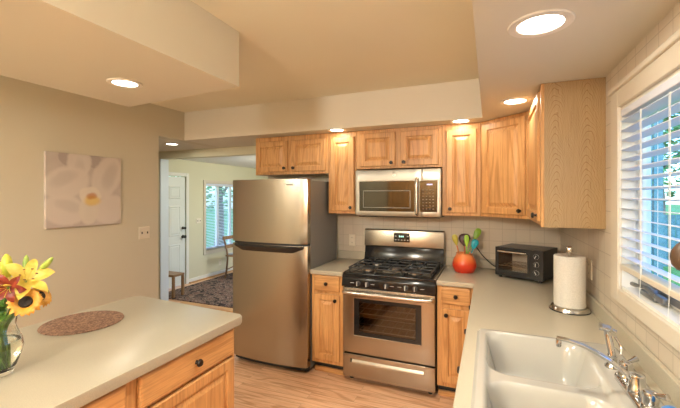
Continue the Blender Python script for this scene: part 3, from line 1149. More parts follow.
# ------------------------------------------------------------------ microwave
MX0, MX1, YM = -1.138, -.372, 3.130
MZ0, MZ1 = 1.375, 1.792
t = thing('microwave_oven', 'stainless steel microwave oven mounted over the range', 'microwave', ((MX0 + MX1) / 2, 3.3, MZ0))
obj('body', bx(nb(), MX0 + .006, MX1, 3.165, YB - .008, MZ0, MZ1, .003), 'blackm', t)
b_ = nb()
wx0, wx1, wz0, wz1 = -1.098, -.596, 1.422, 1.688
slab(b_, [MX0, wx0, wx1, -.531], [MZ0 + .002, wz0, wz1, MZ1], lambda i, j: not (i == 1 and j == 1), YM, 3.163, 'Y', .004)
d = obj('door', b_, 'steel_m', t, 35)
obj('window', bx(nb(), wx0, wx1, YM + .004, 3.160, wz0, wz1), 'mirrorglass', d)
b_ = nb()
slab(b_, [wx0 + .035, wx0 + .041, wx1 - .041, wx1 - .035], [wz0 + .03, wz0 + .036, wz1 - .086, wz1 - .08], lambda i, j: not (i == 1 and j == 1), YM + .0034, YM + .0044, 'Y')
obj('window_line', b_, 'dgrey', d)
b_ = nb()
tube(b_, smooth_path([(-.572, YM, 1.400), (-.572, YM - .030, 1.420), (-.572, YM - .034, 1.555), (-.572, YM - .030, 1.690), (-.572, YM, 1.710)], 6), .013, 12)
obj('handle', b_, 'steel_s', d, 60)
b_ = nb()
slab(b_, [-.529, -.5285, -.405, MX1], [MZ0 + .002, wz0, wz1, MZ1], lambda i, j: not (i == 1 and j == 1), YM, 3.163, 'Y', .003)
obj('control_frame', b_, 'steel_m', t, 35)
b_ = nb()
bx(b_, -.553, -.404, YM + .001 - .003, 3.162, wz0, wz1, .002)
d2 = obj('control_panel', b_, 'darkglass', t)
b_ = nb()
bx(b_, -.49, -.445, YM - .0026, YM - .0015, 1.651, 1.661)
obj('display', b_, emit('display_violet', (.55, .55, 1), .8), d2)
kg = plain('keypad_grey', (.28, .26, .24), .6)
for j in range(7):
    for i in range(4):
        b_ = nb()
        bx(b_, -.527 + i * .028, -.515 + i * .028, YM - .0026, YM - .0015, 1.445 + j * .027, 1.450 + j * .027)
        obj('key', b_, kg, d2)
b_ = nb()
lathe(b_, [(0, 0), (.014, 0), (.014, .002), (.012, .0025), (.0115, .0015), (.004, .0015), (.003, .003), (0, .003)], (-.775, YM, 1.742), 24, rot('X', PI / 2))
obj('badge', b_, 'badge', d, 40)
b_ = nb()
bx(b_, -.735, -.715, YM - .001, YM + .01, wz0, wz0)
b_.free()
obj('vent_grille', bx(nb(), MX0 + .02, MX1 - .02, 3.18, 3.40, MZ0 - .008, MZ0 + .001), 'blackm', t)

# ------------------------------------------------------------------ toaster oven (local, turned towards the room)
tw, td, thh = .355, .300, .222
t = thing('toaster_oven', 'black toaster oven in the counter corner', 'toaster oven', (.045, 3.160, ZT1), math.atan2(3.005 - 3.165, .372 - .045))
zb = .018
b_ = nb()
slab(b_, [0, .022, .255, tw], [zb, zb + .035, zb + thh - .030, zb + thh], lambda i, j: not (i == 1 and j == 1), 0, .012, 'Y', .002)
bx(b_, 0, .012, .012, td, zb, zb + thh, .003)
bx(b_, tw - .09, tw, .012, td, zb, zb + thh, .003)
bx(b_, .012, tw - .09, .012, td, zb + thh - .012, zb + thh, .003)
bx(b_, .012, tw - .09, .012, td, zb, zb + .012)
bx(b_, .012, tw - .09, td - .012, td, zb + .012, zb + thh - .012)
obj('body', b_, plain('toaster_black', (.016, .016, .017), .3), t, local=True)
b_ = nb()
slab(b_, [.018, .030, .247, .259], [zb + .032, zb + .044, zb + thh - .04, zb + thh - .028], lambda i, j: not (i == 1 and j == 1), -.010, .0, 'Y', .002)
d = obj('door', b_, 'blackm', t, local=True)
obj('door_glass', bx(nb(), .028, .249, -.006, -.003, zb + .042, zb + thh - .038), thin_glass('toaster_glass', (.92, .90, .86)), d, local=True)
b_ = nb()
tube(b_, [(.03, -.022, zb + thh - .030), (.247, -.022, zb + thh - .030)], .007, 10)
for x in (.045, .232):
    tube(b_, [(x, -.005, zb + thh - .032), (x, -.022, zb + thh - .030)], .005, 8)
obj('handle', b_, 'steel_s', d, 60, local=True)
b_ = nb()
for k in range(9):
    tube(b_, [(.03 + k * .027, .03, zb + .075), (.03 + k * .027, td - .03, zb + .075)], .0022, 6)
for y in (.03, .13, td - .03):
    tube(b_, [(.015, y, zb + .075), (tw - .095, y, zb + .075)], .003, 6)
obj('rack', b_, 'shelf', t, local=True)
obj('crumb_tray', bx(nb(), .015, tw - .095, .02, td - .02, zb + .035, zb + .040), 'steel_s', t, local=True)
obj('inner_wall', bx(nb(), .013, tw - .091, td - .016, td - .0125, zb + .013, zb + thh - .013), plain('toaster_liner', (.85, .83, .78), .5), t, local=True)
for k, z in enumerate((.176, .117, .057)):
    b_ = nb()
    lathe(b_, [(0, 0), (.019, 0), (.019, .004), (.014, .006), (.013, .017), (0, .018)], (.307, 0, zb + z), 18, rot('X', PI / 2))
    kb = obj('knob', b_, 'blackm', t, 40, local=True)
    b_ = nb()
    lathe(b_, [(.0175, .0035), (.0195, .0035), (.0195, .001), (.0175, .001)], (.307, 0, zb + z), 24, rot('X', PI / 2))
    obj('knob_ring', b_, 'badge', kb, 40, local=True)
    b_ = nb()
    bx(b_, -.002, .002, -.0195, -.0175, -.012, .012)
    m = Matrix.Translation((.307, 0, zb + z)) @ rot('Y', .5 - k * .5)
    for v in b_.verts:
        v.co = m @ v.co
    obj('knob_marker', b_, 'badge', kb, local=True)
for x in (.03, tw - .03):
    for y in (.03, td - .03):
        b_ = nb()
        lathe(b_, [(0, 0), (.013, 0), (.011, zb + .003), (0, zb + .003)], (x, y, 0), 12)
        obj('foot', b_, 'rubber', t, 40, local=True)
b_ = nb()
def loc(p):
    return t.matrix_basis.inverted() @ Vector(p)
cpts = [(.16, 3.37, 1.00), (.07, 3.41, .955), (.03, 3.40, .96), (-.049, 3.395, 1.035), (-.10, 3.42, 1.10), (-.13, 3.47, 1.14), (-.14, 3.490, 1.145)]
tube(b_, [loc(p) for p in smooth_path(cpts, 6)], .004, 8)
obj('power_cord', b_, 'rubber', t, 60, local=True)

# ------------------------------------------------------------------ paper towel
px, py = .420, 2.390
t = thing('paper_towel_holder', 'satin steel paper towel stand beside the toaster oven', 'paper towel holder', (px, py, ZT1))
b_ = nb()
lathe(b_, [(0, 0), (.099, 0), (.100, .006), (.092, .020), (.088, .024), (0, .024)], (px, py, ZT1), 40)
obj('base', b_, 'steel_s', t, 35)
b_ = nb()
lathe(b_, [(.100, .0), (.1015, .001), (.1015, .005), (.100, .006)], (px, py, ZT1), 40)
obj('base_ring', b_, 'rubber', t, 35)
b_ = nb()
lathe(b_, [(0, .024), (.008, .024), (.008, .318), (.015, .320), (.017, .326), (.017, .352), (.013, .358), (0, .359)], (px, py, ZT1), 18)
obj('rod', b_, 'steel_s', t, 35)
b_ = nb()
lathe(b_, [(.020, .025), (.075, .025), (.078, .029), (.078, .304), (.075, .308), (.020, .304), (.020, .025)], (px, py, ZT1), 40)
r_ = tag(obj('paper_towel_roll', b_, 'paper', None, 35), 'white paper towel roll on the steel stand', 'paper towel')
centre(r_)

# ------------------------------------------------------------------ crock with utensils
kx, ky = -.195, 3.245
t = thing('utensil_crock', 'round orange to red glazed utensil crock beside the range', 'utensil holder', (kx, ky, ZT1))
b_ = nb()
lathe(b_, [(0, 0), (.070, 0), (.078, .006), (.096, .045), (.098, .070), (.088, .108), (.070, .140), (.064, .152), (.066, .160), (.070, .163), (.060, .163), (.056, .152), (.080, .100), (.086, .06), (.06, .012), (0, .012)], (kx, ky, ZT1), 40)
obj('body', b_, gradient_z('orange_glaze', [(.0, (.62, .035, .012)), (.35, (.72, .055, .018)), (.52, (.80, .16, .04)), (.8, (.85, .30, .10))]), t, 50)
def utensil(label, base, tip, hcol, build, hr=.006):
    t = thing('cooking_utensil', label, 'kitchen utensil', base, group='utensils in the orange crock')
    b = nb()
    tube(b, [base, tip], hr, 8)
    obj('handle', b, hcol, t, 60)
    d = (Vector(tip) - Vector(base)).normalized()
    fr = (Vector((0, 0, 1.55)) - Vector(tip))
    fr = Vector((-tip[0], -tip[1], 0)).normalized()
    side = d.cross(fr).normalized()
    fr = side.cross(d)
    mm = Matrix.Translation(tip) @ Matrix((side, -fr, d)).transposed().to_4x4()
    b, mat = build(mm)
    obj('head', b, mat, t, 60)
    return t
def spoon(w, h, d, mat, hollow=True):
    def f(mm):
        b = nb()
        lathe(b, [(0, -.008), (.35, -.005 + h * .1), (.75, h * .3), (1, h * .6), (.85, h * .85), (.5, h * .97), (0, h)], (0, 0, 0), 20, None, w, d)
        for v in b.verts:
            v.co = mm @ v.co
        return b, mat
    return f
pm = lambda n, c: plain(n, c, .35)
in_ = (kx, ky, ZT1 + .03)
utensil('olive yellow spoon leaning left in the crock', (kx - .01, ky, ZT1 + .02), (-.258, 3.262, 1.135), pm('handle_orange', (.65, .22, .08)), spoon(.024, .095, .010, pm('olive_nylon', (.50, .42, .05))))
utensil('large dark brown ladle head in the crock', (kx + .005, ky + .02, ZT1 + .02), (-.195, 3.290, 1.130), pm('handle_rust', (.60, .16, .05)), spoon(.050, .105, .018, pm('brown_nylon', (.07, .03, .035))))
utensil('lime green slim spatula in front of the dark ladle', (kx + .02, ky - .02, ZT1 + .02), (-.176, 3.235, 1.130), pm('handle_lime_dark', (.20, .40, .04)), spoon(.021, .100, .007, pm('lime_nylon', (.35, .60, .05))))
utensil('teal spoon on the right of the crock', (kx + .01, ky - .005, ZT1 + .02), (-.128, 3.270, 1.110), pm('handle_teal', (.02, .25, .32)), spoon(.031, .085, .012, pm('teal_nylon', (.01, .33, .42))))
utensil('tall green spoon leaning right in the crock', (kx - .03, ky + .01, ZT1 + .02), (-.118, 3.318, 1.185), pm('handle_green', (.25, .50, .10)), spoon(.029, .105, .010, pm('green_nylon', (.22, .40, .03))))

# ------------------------------------------------------------------ sink
def sd_box(x, y, x0, x1, y0, y1, r):
    qx = abs(x - (x0 + x1) / 2) - (x1 - x0) / 2 + r
    qy = abs(y - (y0 + y1) / 2) - (y1 - y0) / 2 + r
    return math.hypot(max(qx, 0), max(qy, 0)) + min(max(qx, qy), 0) - r
def sm(a, b, x):
    k = min(1, max(0, (x - a) / (b - a)))
    return k * k * (3 - 2 * k)
def sink_z(x, y):
    z = ZT1 + .012
    d_out = sd_box(x, y, -.054, .502, 1.022, 1.874, .03)
    z -= .013 * sm(-.016, 0, d_out)
    d_all = sd_box(x, y, -.014, .372, 1.065, 1.838, .05)
    z -= .022 * sm(.004, -.018, d_all)          # the divider sits a little lower than the rim
    for y0, y1 in ((1.458, 1.838), (1.065, 1.408)):
        d = sd_box(x, y, -.014, .372, y0, y1, .09)
        z -= .145 * sm(.0, -.055, d) + .016 * sm(-.05, -.17, d)
    return z
b_ = nb()
nx, ny = 112, 170
g = [[None] * (ny + 1) for _ in range(nx + 1)]
for i in range(nx + 1):
    for j in range(ny + 1):
        x = -.054 + .556 * i / nx
        y = 1.022 + .852 * j / ny
        d = sd_box(x, y, -.054, .502, 1.022, 1.874, .03)
        if d > 0:       # pull the square corner in to the rounded outline
            cx = min(max(x, -.024), .472)
            cy_ = min(max(y, 1.052), 1.844)
            k = .03 / max(math.hypot(x - cx, y - cy_), 1e-6)
            x, y = cx + (x - cx) * k, cy_ + (y - cy_) * k
        g[i][j] = b_.verts.new((x, y, sink_z(x, y)))
for i in range(nx):
    for j in range(ny):
        b_.faces.new([g[i][j], g[i + 1][j], g[i + 1][j + 1], g[i][j + 1]])
t = thing('kitchen_sink', 'white enamel double bowl sink set in the counter', 'sink', (.22, 1.45, ZT1))
sk = obj('basin', b_, 'sinkw', t, 179)
for y in (1.65, 1.245):
    b_ = nb()
    lathe(b_, [(0, .004), (.03, .004), (.034, .006), (.042, .006), (.044, .001)], (.18, y, sink_z(.18, y)), 24)
    obj('drain', b_, 'chrome', t, 40)

# ------------------------------------------------------------------ faucet
fz = ZT1 + .012
fx = .430
t = thing('kitchen_faucet', 'chrome two handle faucet with a long low spout', 'faucet', (fx, 1.41, fz))
b_ = nb()
pl = []
for k in range(24):
    a = 2 * PI * k / 24
    pl.append((fx + .028 * math.cos(a), 1.41 + (.115 if math.sin(a) > 0 else -.115) + .03 * math.sin(a)))
prism(b_, pl, fz, fz + .016, .006)
obj('base_plate', b_, 'chrome', t, 40)
b_ = nb()
lathe(b_, [(.026, .014), (.026, .03), (.022, .036), (.022, .066), (.020, .072), (0, .074)], (fx, 1.41, fz), 24)
obj('spout_hub', b_, 'chrome', t, 40)
b_ = nb()
sp = smooth_path([(fx, 1.41, fz + .045), (fx - .02, 1.41, fz + .062), (fx - .07, 1.412, fz + .100), (fx - .13, 1.415, fz + .132), (fx - .18, 1.418, fz + .146), (fx - .218, 1.42, fz + .150)], 6)
tube(b_, sp, [.012] * 8 + [.0095] * (len(sp) - 8), 14, True, .8)
spo = obj('spout', b_, 'chrome', t, 60)
b_ = nb()
lathe(b_, [(0, 0), (.0075, 0), (.0085, .004), (.0085, .022), (.007, .028), (0, .028)], (fx - .212, 1.42, fz + .122), 16)
obj('aerator', b_, 'chrome', spo, 40)
for y, rz in ((1.512, .6), (1.308, -.9)):
    b_ = nb()
    lathe(b_, [(.024, .014), (.024, .026), (.019, .032), (.021, .058), (.018, .068), (0, .072)], (fx, y, fz), 22)
    hd = obj('handle', b_, 'chrome', t, 40)
    b_ = nb()
    m = Matrix.Translation((fx, y, fz + .060)) @ rot('Z', rz)
    tube(b_, [m @ Vector(p) for p in ((0, 0, 0), (.025, 0, .008), (.045, 0, .014))], [.008, .007, .010], 10)
    obj('lever', b_, 'chrome', hd, 60)
# side sprayer
sx_, sy_ = .420, 1.620
t = thing('side_sprayer', 'chrome side sprayer standing at the far end of the faucet', 'sink sprayer', (sx_, sy_, fz))
b_ = nb()
lathe(b_, [(0, 0), (.024, 0), (.024, .006), (.016, .016), (.014, .040), (.017, .046), (0, .046)], (sx_, sy_, fz), 20)
obj('collar', b_, 'chrome', t, 40)
b_ = nb()
tube(b_, smooth_path([(sx_, sy_, fz + .040), (sx_ - .003, sy_ + .008, fz + .075), (sx_ - .008, sy_ + .018, fz + .110), (sx_ - .010, sy_ + .020, fz + .132)]), .0125, 14)
bd = obj('body', b_, 'chrome', t, 60)
b_ = nb()
tube(b_, smooth_path([(sx_ + .016, sy_ + .012, fz + .128), (sx_ - .010, sy_ + .018, fz + .138), (sx_ - .036, sy_ + .022, fz + .140)]), [.010] * 4 + [.017] * 5 + [.020] * 4, 16, True, .7)
obj('spray_head', b_, 'chrome', bd, 60)
b_ = nb()
tube(b_, smooth_path([(sx_ + .012, sy_ + .01, fz + .110), (sx_ + .026, sy_ - .0, fz + .080), (sx_ + .024, sy_ - .01, fz + .055)]), .005, 8)
obj('trigger', b_, 'chrome', bd, 60)
# blue topped dispenser at the frame's edge
dx_, dy_ = .452, 1.232
t = thing('soap_dispenser', 'small dispenser with a rounded blue cap beside the faucet', 'soap dispenser', (dx_, dy_, fz))
b_ = nb()
lathe(b_, [(0, 0), (.026, 0), (.027, .004), (.026, .030), (.022, .036), (0, .036)], (dx_, dy_, fz), 20)
obj('body', b_, 'chrome', t, 40)
b_ = nb()
lathe(b_, [(.022, .034), (.027, .038), (.027, .048), (.022, .060), (.012, .067), (0, .069)], (dx_, dy_, fz), 20)
obj('cap', b_, plain('blue_cap', (.06, .24, .62), .3), t, 50)

# ------------------------------------------------------------------ window blind
t = thing('window_blind', 'white wooden venetian blind in the kitchen window', 'blind', (XW + .04, 1.4, 1.22))
bxx0, bxx1 = XW - .012, XW + .036
by0, by1 = WY0 + .005, WY1 - .004
obj('head_rail', bx(nb(), bxx0 + .004, bxx1 + .002, by0, by1, WZ1 - .045, WZ1 - .013, .004), 'slat', t)
b_ = nb()
z = 1.290
nsl = 0
while z < WZ1 - .055:
    m = Matrix.Translation(((bxx0 + bxx1) / 2, 0, z)) @ rot('Y', math.radians(7))
    w = (bxx1 - bxx0) / 2 * 1.02
    bx(b_, -w, w, by0, by1, -.0014, .0014, 0, 1, m)
    z += .0425
    nsl += 1
obj('slats', b_, 'slat', t)
obj('bottom_rail', bx(nb(), bxx0 - .002, bxx1 + .002, by0, by1, 1.236, 1.259, .004), 'trim', t)
for y in (by1 - .02, by1 - .25, by1 - .49, by1 - .73, by1 - .97):
    b_ = nb()
    for x in (bxx0 - .001, bxx1 + .001):
        tube(b_, [(x, y, 1.245), (x, y, WZ1 - .06)], .0011, 5)
    tube(b_, [((bxx0 + bxx1) / 2 - .03, y + .004, 1.16), (bxx0 - .003, y + .004, 1.22), (bxx0 - .003, y + .004, WZ1 - .06)], .0010, 5)
    obj('ladder_cord', b_, 'cord', t)
# pull cord with a wooden tassel
b_ = nb()
tx, ty = XW - .045, 1.305
tube(b_, smooth_path([(bxx0 - .004, ty + .03, WZ1 - .05), (XW - .03, ty + .01, 1.80), (tx, ty, 1.60), (tx, ty, 1.41)]), .0014, 6)
pc = obj('pull_cord', b_, 'cord', t)
b_ = nb()
lathe(b_, [(0, .058), (.008, .057), (.016, .050), (.027, .032), (.030, .014), (.026, -.008), (.015, -.022), (0, -.026)], (tx, ty, 1.372), 24)
obj('tassel', b_, 'woodknob', pc, 60)

# ------------------------------------------------------------------ outlets and switches
def wall_plate(name, label, cat, c, normal, w=.072, h=.118, kind='outlet', parent=None):
    """c is the plate's middle on the wall; normal is '-y', '-x' or '+x'"""
    rz = {'-y': 0, '-x': -PI / 2, '+x': PI / 2}[normal]
    T = place(*c, rz) @ Matrix.Translation((-w / 2, 0, -h / 2))
    t = thing(name, label, cat, c)
    b = nb()
    nest(b, w, h, [(0, 0), (0, .003), (.004, .006), (.006, .0065)], T)
    p = obj('plate', b, 'plate', t)
    if kind == 'outlet':
        for z in (h * .28, h * .72):
            b = nb()
            bx(b, w / 2 - .016, w / 2 + .016, -.008, -.004, z - .013, z + .013, .003, 1, T)
            s = obj('socket', b, 'plate', t)
            b = nb()
            for x in (-.007, .007):
                bx(b, w / 2 + x - .0012, w / 2 + x + .0012, -.0084, -.0078, z - .005, z + .006, 0, 1, T)
            obj('slot', b, 'slot', s)
    else:
        n = 2 if w > .09 else 1
        for k in range(n):
            x = w * (k + .5) / n if n > 1 else w / 2
            b = nb()
            bx(b, x - .0045, x + .0045, -.016, -.005, h / 2 - .010, h / 2 + .010, .002, 1, T)
            obj('toggle', b, 'slot' if n > 1 else 'plate', t)
    return t
wall_plate('electrical_outlet', 'cream duplex outlet on the backsplash left of the range', 'outlet', (-1.303, YB - .006, 1.105), '-y')
wall_plate('electrical_outlet', 'cream outlet on the tiled wall behind the paper towels', 'outlet', (XW, 2.525, 1.13), '-x', .075, .115)
wall_plate('electrical_outlet', 'cream outlet low on the dining wall under the window', 'outlet', (XD, 5.764, .245), '+x')
wall_plate('electrical_outlet', 'cream outlet behind the utensil crock where the toaster oven cord plugs in', 'outlet', (-.14, YB - .006, 1.15), '-y')
wall_plate('light_switch', 'double light switch plate beside the orchid canvas', 'light switch', (XL, 2.51, 1.205), '+x', .118, .117, 'switch')
wall_plate('light_switch', 'tan light switch plate between front door and dining window', 'light switch', (XD, 5.19, 1.10), '+x', .12, .09, 'switch')

# ------------------------------------------------------------------ orchid canvas
t = thing('canvas_picture', 'square canvas print of a white orchid on the tan wall', 'picture', (XL, 1.955, 1.312))
b_ = nb()
bx(b_, 0, .026, -.297, .297, 0, .581, .003)
m_ = Matrix.Translation((0, 0, -.29))
o_ = obj('canvas', b_, 'orchid', t, local=True)
o_.data.transform(m_)
o_.location = (0, 0, .29)

# ------------------------------------------------------------------ island things
b_ = nb()
lathe(b_, [(0, 0), (.176, 0), (.180, .002), (.178, .005), (0, .005)], (0, 0, 0), 48)
o_ = tag(obj('placemat', b_, 'mat', None, 40), 'round brown woven placemat on the island worktop', 'placemat')
o_.location = (-1.912, 1.208, ZT1)

vx, vy = -1.642, .740
t = thing('flower_vase', 'clear glass vase of flowers on the island worktop', 'vase', (vx, vy, ZT1))
VK = .86
outer = [(0, 0), (.046, 0), (.052, .004), (.062, .030), (.078, .070), (.084, .095), (.078, .125), (.064, .155), (.058, .175), (.062, .200), (.072, .222)]
inner = [(.069, .222), (.058, .198), (.054, .175), (.060, .155), (.074, .125), (.080, .095), (.074, .070), (.058, .032), (.044, .016), (0, .014)]
b_ = nb()
lathe(b_, [(r * VK, z) for r, z in outer + inner], (vx, vy, ZT1), 40)
obj('glass', b_, 'vaseg', t, 60)
b_ = nb()
lathe(b_, [(r * VK, z) for r, z in [(0, .0145), (.043, .0165), (.057, .032), (.073, .070), (.0793, .095), (.0745, .120), (0, .120)]], (vx, vy, ZT1), 40)
obj('water', b_, 'water', t, 60)

def frame_to(n):
    n = Vector(n).normalized()
    u = n.orthogonal().normalized()
    w = n.cross(u)
    return Matrix((u, w, n)).transposed().to_4x4()
def flower_stem(t, k, head, r=.004):
    a = k * 2.4
    foot = Vector((vx + .022 * math.cos(a), vy + .022 * math.sin(a), ZT1 + .022))
    a2 = math.atan2(head[1] - vy, head[0] - vx)
    neck = Vector((vx + .030 * math.cos(a2), vy + .030 * math.sin(a2), ZT1 + .180))
    b = nb()
    tube(b, smooth_path([foot, (foot + neck) / 2 + Vector((.004, 0, 0)), neck, (neck + Vector(head)) / 2 + Vector((0, 0, .012)), head], 5), r, 8)
    return obj('stem', b, 'stem', t, 60)
def petal(b, mm, ang, r0, L, w, curl, droop=0, n=8, tip=1.0):
    rows = []
    R = rot('Z', ang)
    for i in range(n + 1):
        s = i / n
        ww = w * math.sin(PI * min(1, (s * .92 + .06)) ** .85) * (1 if s < .98 else .2)
        z = curl * math.sin(s * PI * .6) - droop * s * s * s
        x = r0 + L * (s - .18 * s * s * (1 if droop else 0))
        rows.append([b.verts.new(mm @ R @ Vector((x, k * ww, z + abs(k) * ww * .35 * tip))) for k in (-1, 0, 1)])
    for a, c in zip(rows, rows[1:]):
        for j in range(2):
            b.faces.new([a[j], a[j + 1], c[j + 1], c[j]])
FL = 0
def sunflower(label, head, face, R=.054):
    global FL
    FL += 1
    t = thing('sunflower', label, 'flower', (vx, vy, ZT1 + .022), group='flowers in the glass vase')
    flower_stem(t, FL, Vector(head) - Vector(face).normalized() * .01, .0055)
    mm = Matrix.Translation(head) @ frame_to(face)
    b = nb()
    for ring, (n, L, w, c) in enumerate(((17, R * .76, .0085, .006), (16, R * .68, .0085, .016))):
        for k in range(n):
            petal(b, mm, 2 * PI * (k + .5 * ring) / n + random.uniform(-.08, .08), R * .28, L * random.uniform(.9, 1.08), w, c, .006, 6, .6)
    obj('petals', b, 'sunpetal', t, 60)
    b = nb()
    lathe(b, [(0, -.004), (R * .32, -.003), (R * .35, .004), (R * .28, .010), (R * .14, .009), (0, .007)], (0, 0, 0), 24)
    for v in b.verts:
        v.co = mm @ v.co
    obj('disc', b, 'sundisc', t, 60)
    b = nb()
    for k in range(9):
        petal(b, mm @ Matrix.Translation((0, 0, -.006)), 2 * PI * k / 9, R * .15, R * .55, .010, -.002, .004, 5)
    obj('sepals', b, 'leaf', t, 60)
    return t
def lily(label, head, face, mat, L=.07, w=.017, spread=.4):
    global FL
    FL += 1
    t = thing('lily', label, 'flower', (vx, vy, ZT1 + .022), group='flowers in the glass vase')
    flower_stem(t, FL, Vector(head) - Vector(face).normalized() * .02, .0038)
    mm = Matrix.Translation(head) @ frame_to(face) @ Matrix.Translation((0, 0, -.02))
    b = nb()
    for k in range(6):
        petal(b, mm, PI / 3 * k + .2, .004, L, w * (1 if k % 2 else .8), L * spread, L * .12, 9)
    obj('petals', b, mat, t, 60)
    b, b2 = nb(), nb()
    for k in range(6):
        a = PI / 3 * k
        p = [mm @ Vector((math.cos(a) * r, math.sin(a) * r, z)) for r, z in ((.003, 0), (.012, .03), (.022, .052))]
        tube(b, p, .0009, 5)
        tube(b2, [p[-1] - Vector((.004, 0, 0)), p[-1] + Vector((.004, .001, 0))], .002, 6)
    obj('stamens', b, 'lilyy', t, 60)
    obj('anthers', b2, 'anther', t, 60)
    return t
def bud(label, base, tip, mat, r=.011):
    global FL
    FL += 1
    t = thing('lily_bud', label, 'flower bud', (vx, vy, ZT1 + .022), group='flowers in the glass vase')
    flower_stem(t, FL, base, .0032)
    d = Vector(tip) - Vector(base)
    mm = Matrix.Translation(base) @ frame_to(d)
    L = d.length
    b = nb()
    lathe(b, [(0, -.002), (r * .45, .0), (r * .85, L * .25), (r, L * .55), (r * .7, L * .85), (r * .3, L * .97), (0, L)], (0, 0, 0), 14)
    for v in b.verts:
        v.co = mm @ v.co
    obj('bud', b, mat, t, 60)
    return t
camv = Vector((0, 0, 1.56))
sunflower('larger sunflower facing the camera, over the vase rim', (-1.467, .737, 1.195), (.8, -.55, .35), .056)
sunflower('half hidden sunflower behind the larger one', (-1.530, .812, 1.190), (.75, .45, .5), .052)
lily('open yellow lily spreading to the right of the bouquet', (-1.490, .752, 1.270), (.75, -.25, .6), 'lilyy', .095, .021, .35)
lily('red orange lily at the left of the yellow lily', (-1.570, .665, 1.272), (.6, -.6, .7), 'lilyr', .066, .017, .35)
lily('red orange lily drooping below the yellow lily', (-1.478, .688, 1.250), (.6, -.5, .0), 'lilyr', .058, .015, .3)
lily('yellow lily at the back of the bouquet', (-1.640, .735, 1.285), (.35, -.3, .9), 'lilyy', .075, .016, .5)
lily('red lily on the far left of the bouquet', (-1.66, .62, 1.250), (.5, -.7, .4), 'lilyr', .080, .017, .4)
sunflower('sunflower on the far left of the bouquet', (-1.70, .58, 1.19), (.3, -.8, .5), .05)
bud('tall yellow lily bud pointing up', (-1.585, .742, 1.268), (-1.600, .745, 1.352), 'bud', .017)
bud('small green lily bud beside the tall yellow bud', (-1.575, .790, 1.275), (-1.588, .800, 1.340), 'budg', .010)
bud('green yellow bud leaning right above the yellow lily', (-1.512, .795, 1.278), (-1.448, .810, 1.338), 'budg', .011)
bud('green bud at the left edge of the bouquet', (-1.60, .69, 1.255), (-1.625, .680, 1.315), 'budg', .010)
# foliage tucked round the rim, one sprig each
def sprig(label, head, n=5, L=.085):
    global FL
    FL += 1
    t = thing('leaf_sprig', label, 'foliage', (vx, vy, ZT1 + .022), group='leaf sprigs in the glass vase')
    flower_stem(t, FL, head, .0035)
    b = nb()
    hd = Vector(head)
    dr = (hd - Vector((vx, vy, ZT1 + .15))).normalized()
    for k in range(n):
        m = Matrix.Translation(hd - dr * .012 * k) @ frame_to(dr + Vector((random.uniform(-.3, .3), random.uniform(-.3, .3), random.uniform(-.2, .2))))
        petal(b, m, k * 2.4, .003, L * random.uniform(.7, 1), .013, .03, .012, 7)
    obj('leaves', b, 'leaf', t, 60)
    return t
sprig('leaf sprig under the larger sunflower', (-1.535, .715, 1.185))
sprig('leaf sprig at the front left of the vase rim', (-1.575, .665, 1.195))
sprig('leaf sprig between the yellow lily and the back sunflower', (-1.545, .785, 1.215))
sprig('leaf sprig at the back of the vase', (-1.68, .80, 1.20))
sprig('leaf sprig at the left of the vase', (-1.70, .67, 1.19))

# ------------------------------------------------------------------ dining room things
b_ = nb()
bx(b_, -4.80, -2.0, 4.08, 7.2, 0, .012, .004)
tag(centre(obj('rug', b_, 'rug')), 'dark brown patterned rug on the dining room floor', 'rug')

def dining_chair(x, y, label):
    """back posts stand along y at x; the seat runs towards +x"""
    t = thing('dining_chair', label, 'chair', (x, y, .012))
    for s in (-1, 1):
        yy = y + s * .20
        b = nb()
        tube(b, smooth_path([(x - .02, yy, .012), (x + .02, yy, .25), (x + .03, yy, .44), (x - .01, yy, .62), (x - .07, yy, .80)]), .017, 8)
        obj('rear_leg', b, 'chairw', t, 60)
        b = nb()
        bx(b, x + .40, x + .435, yy - .0175, yy + .0175, .012, .43, .004)
        obj('front_leg', b, 'chairw', t)
    b = nb()
    bx(b, x + .0, x + .45, y - .225, y + .225, .425, .45, .008)
    obj('seat', b, 'chairw', t)
    obj('cushion', bx(nb(), x + .03, x + .43, y - .2, y + .2, .45, .48, .012), 'cushion', t)
    for z, xo in ((.76, -.055), (.60, -.0)):
        b = nb()
        bx(b, x + xo - .012, x + xo + .012, y - .23, y + .23, z - .03, z + .035, .006)
        obj('back_rail', b, 'chairw', t)
    b = nb()
    for s in (-1, 1):
        tube(b, [(x + .02, y + s * .2, .18), (x + .42, y + s * .2, .36)], .010, 8)
    obj('brace', b, 'chairw', t, 60)
    return t
dining_chair(-4.57, 5.68, 'brown wooden dining chair by the dining room window')
sx0, sx1, sy0, sy1 = -4.84, -4.41, 4.10, 4.32
t = thing('low_bench', 'low wooden bench just inside the dining room opening', 'bench', ((sx0 + sx1) / 2, (sy0 + sy1) / 2, .012))
obj('seat', bx(nb(), sx0, sx1, sy0, sy1, .325, .36, .006), 'chairw', t)
for x in (sx0 + .02, sx1 - .02):
    for y in (sy0 + .02, sy1 - .02):
        obj('leg', bx(nb(), x - .018, x + .018, y - .018, y + .018, .012, .325, .004), 'chairw', t)
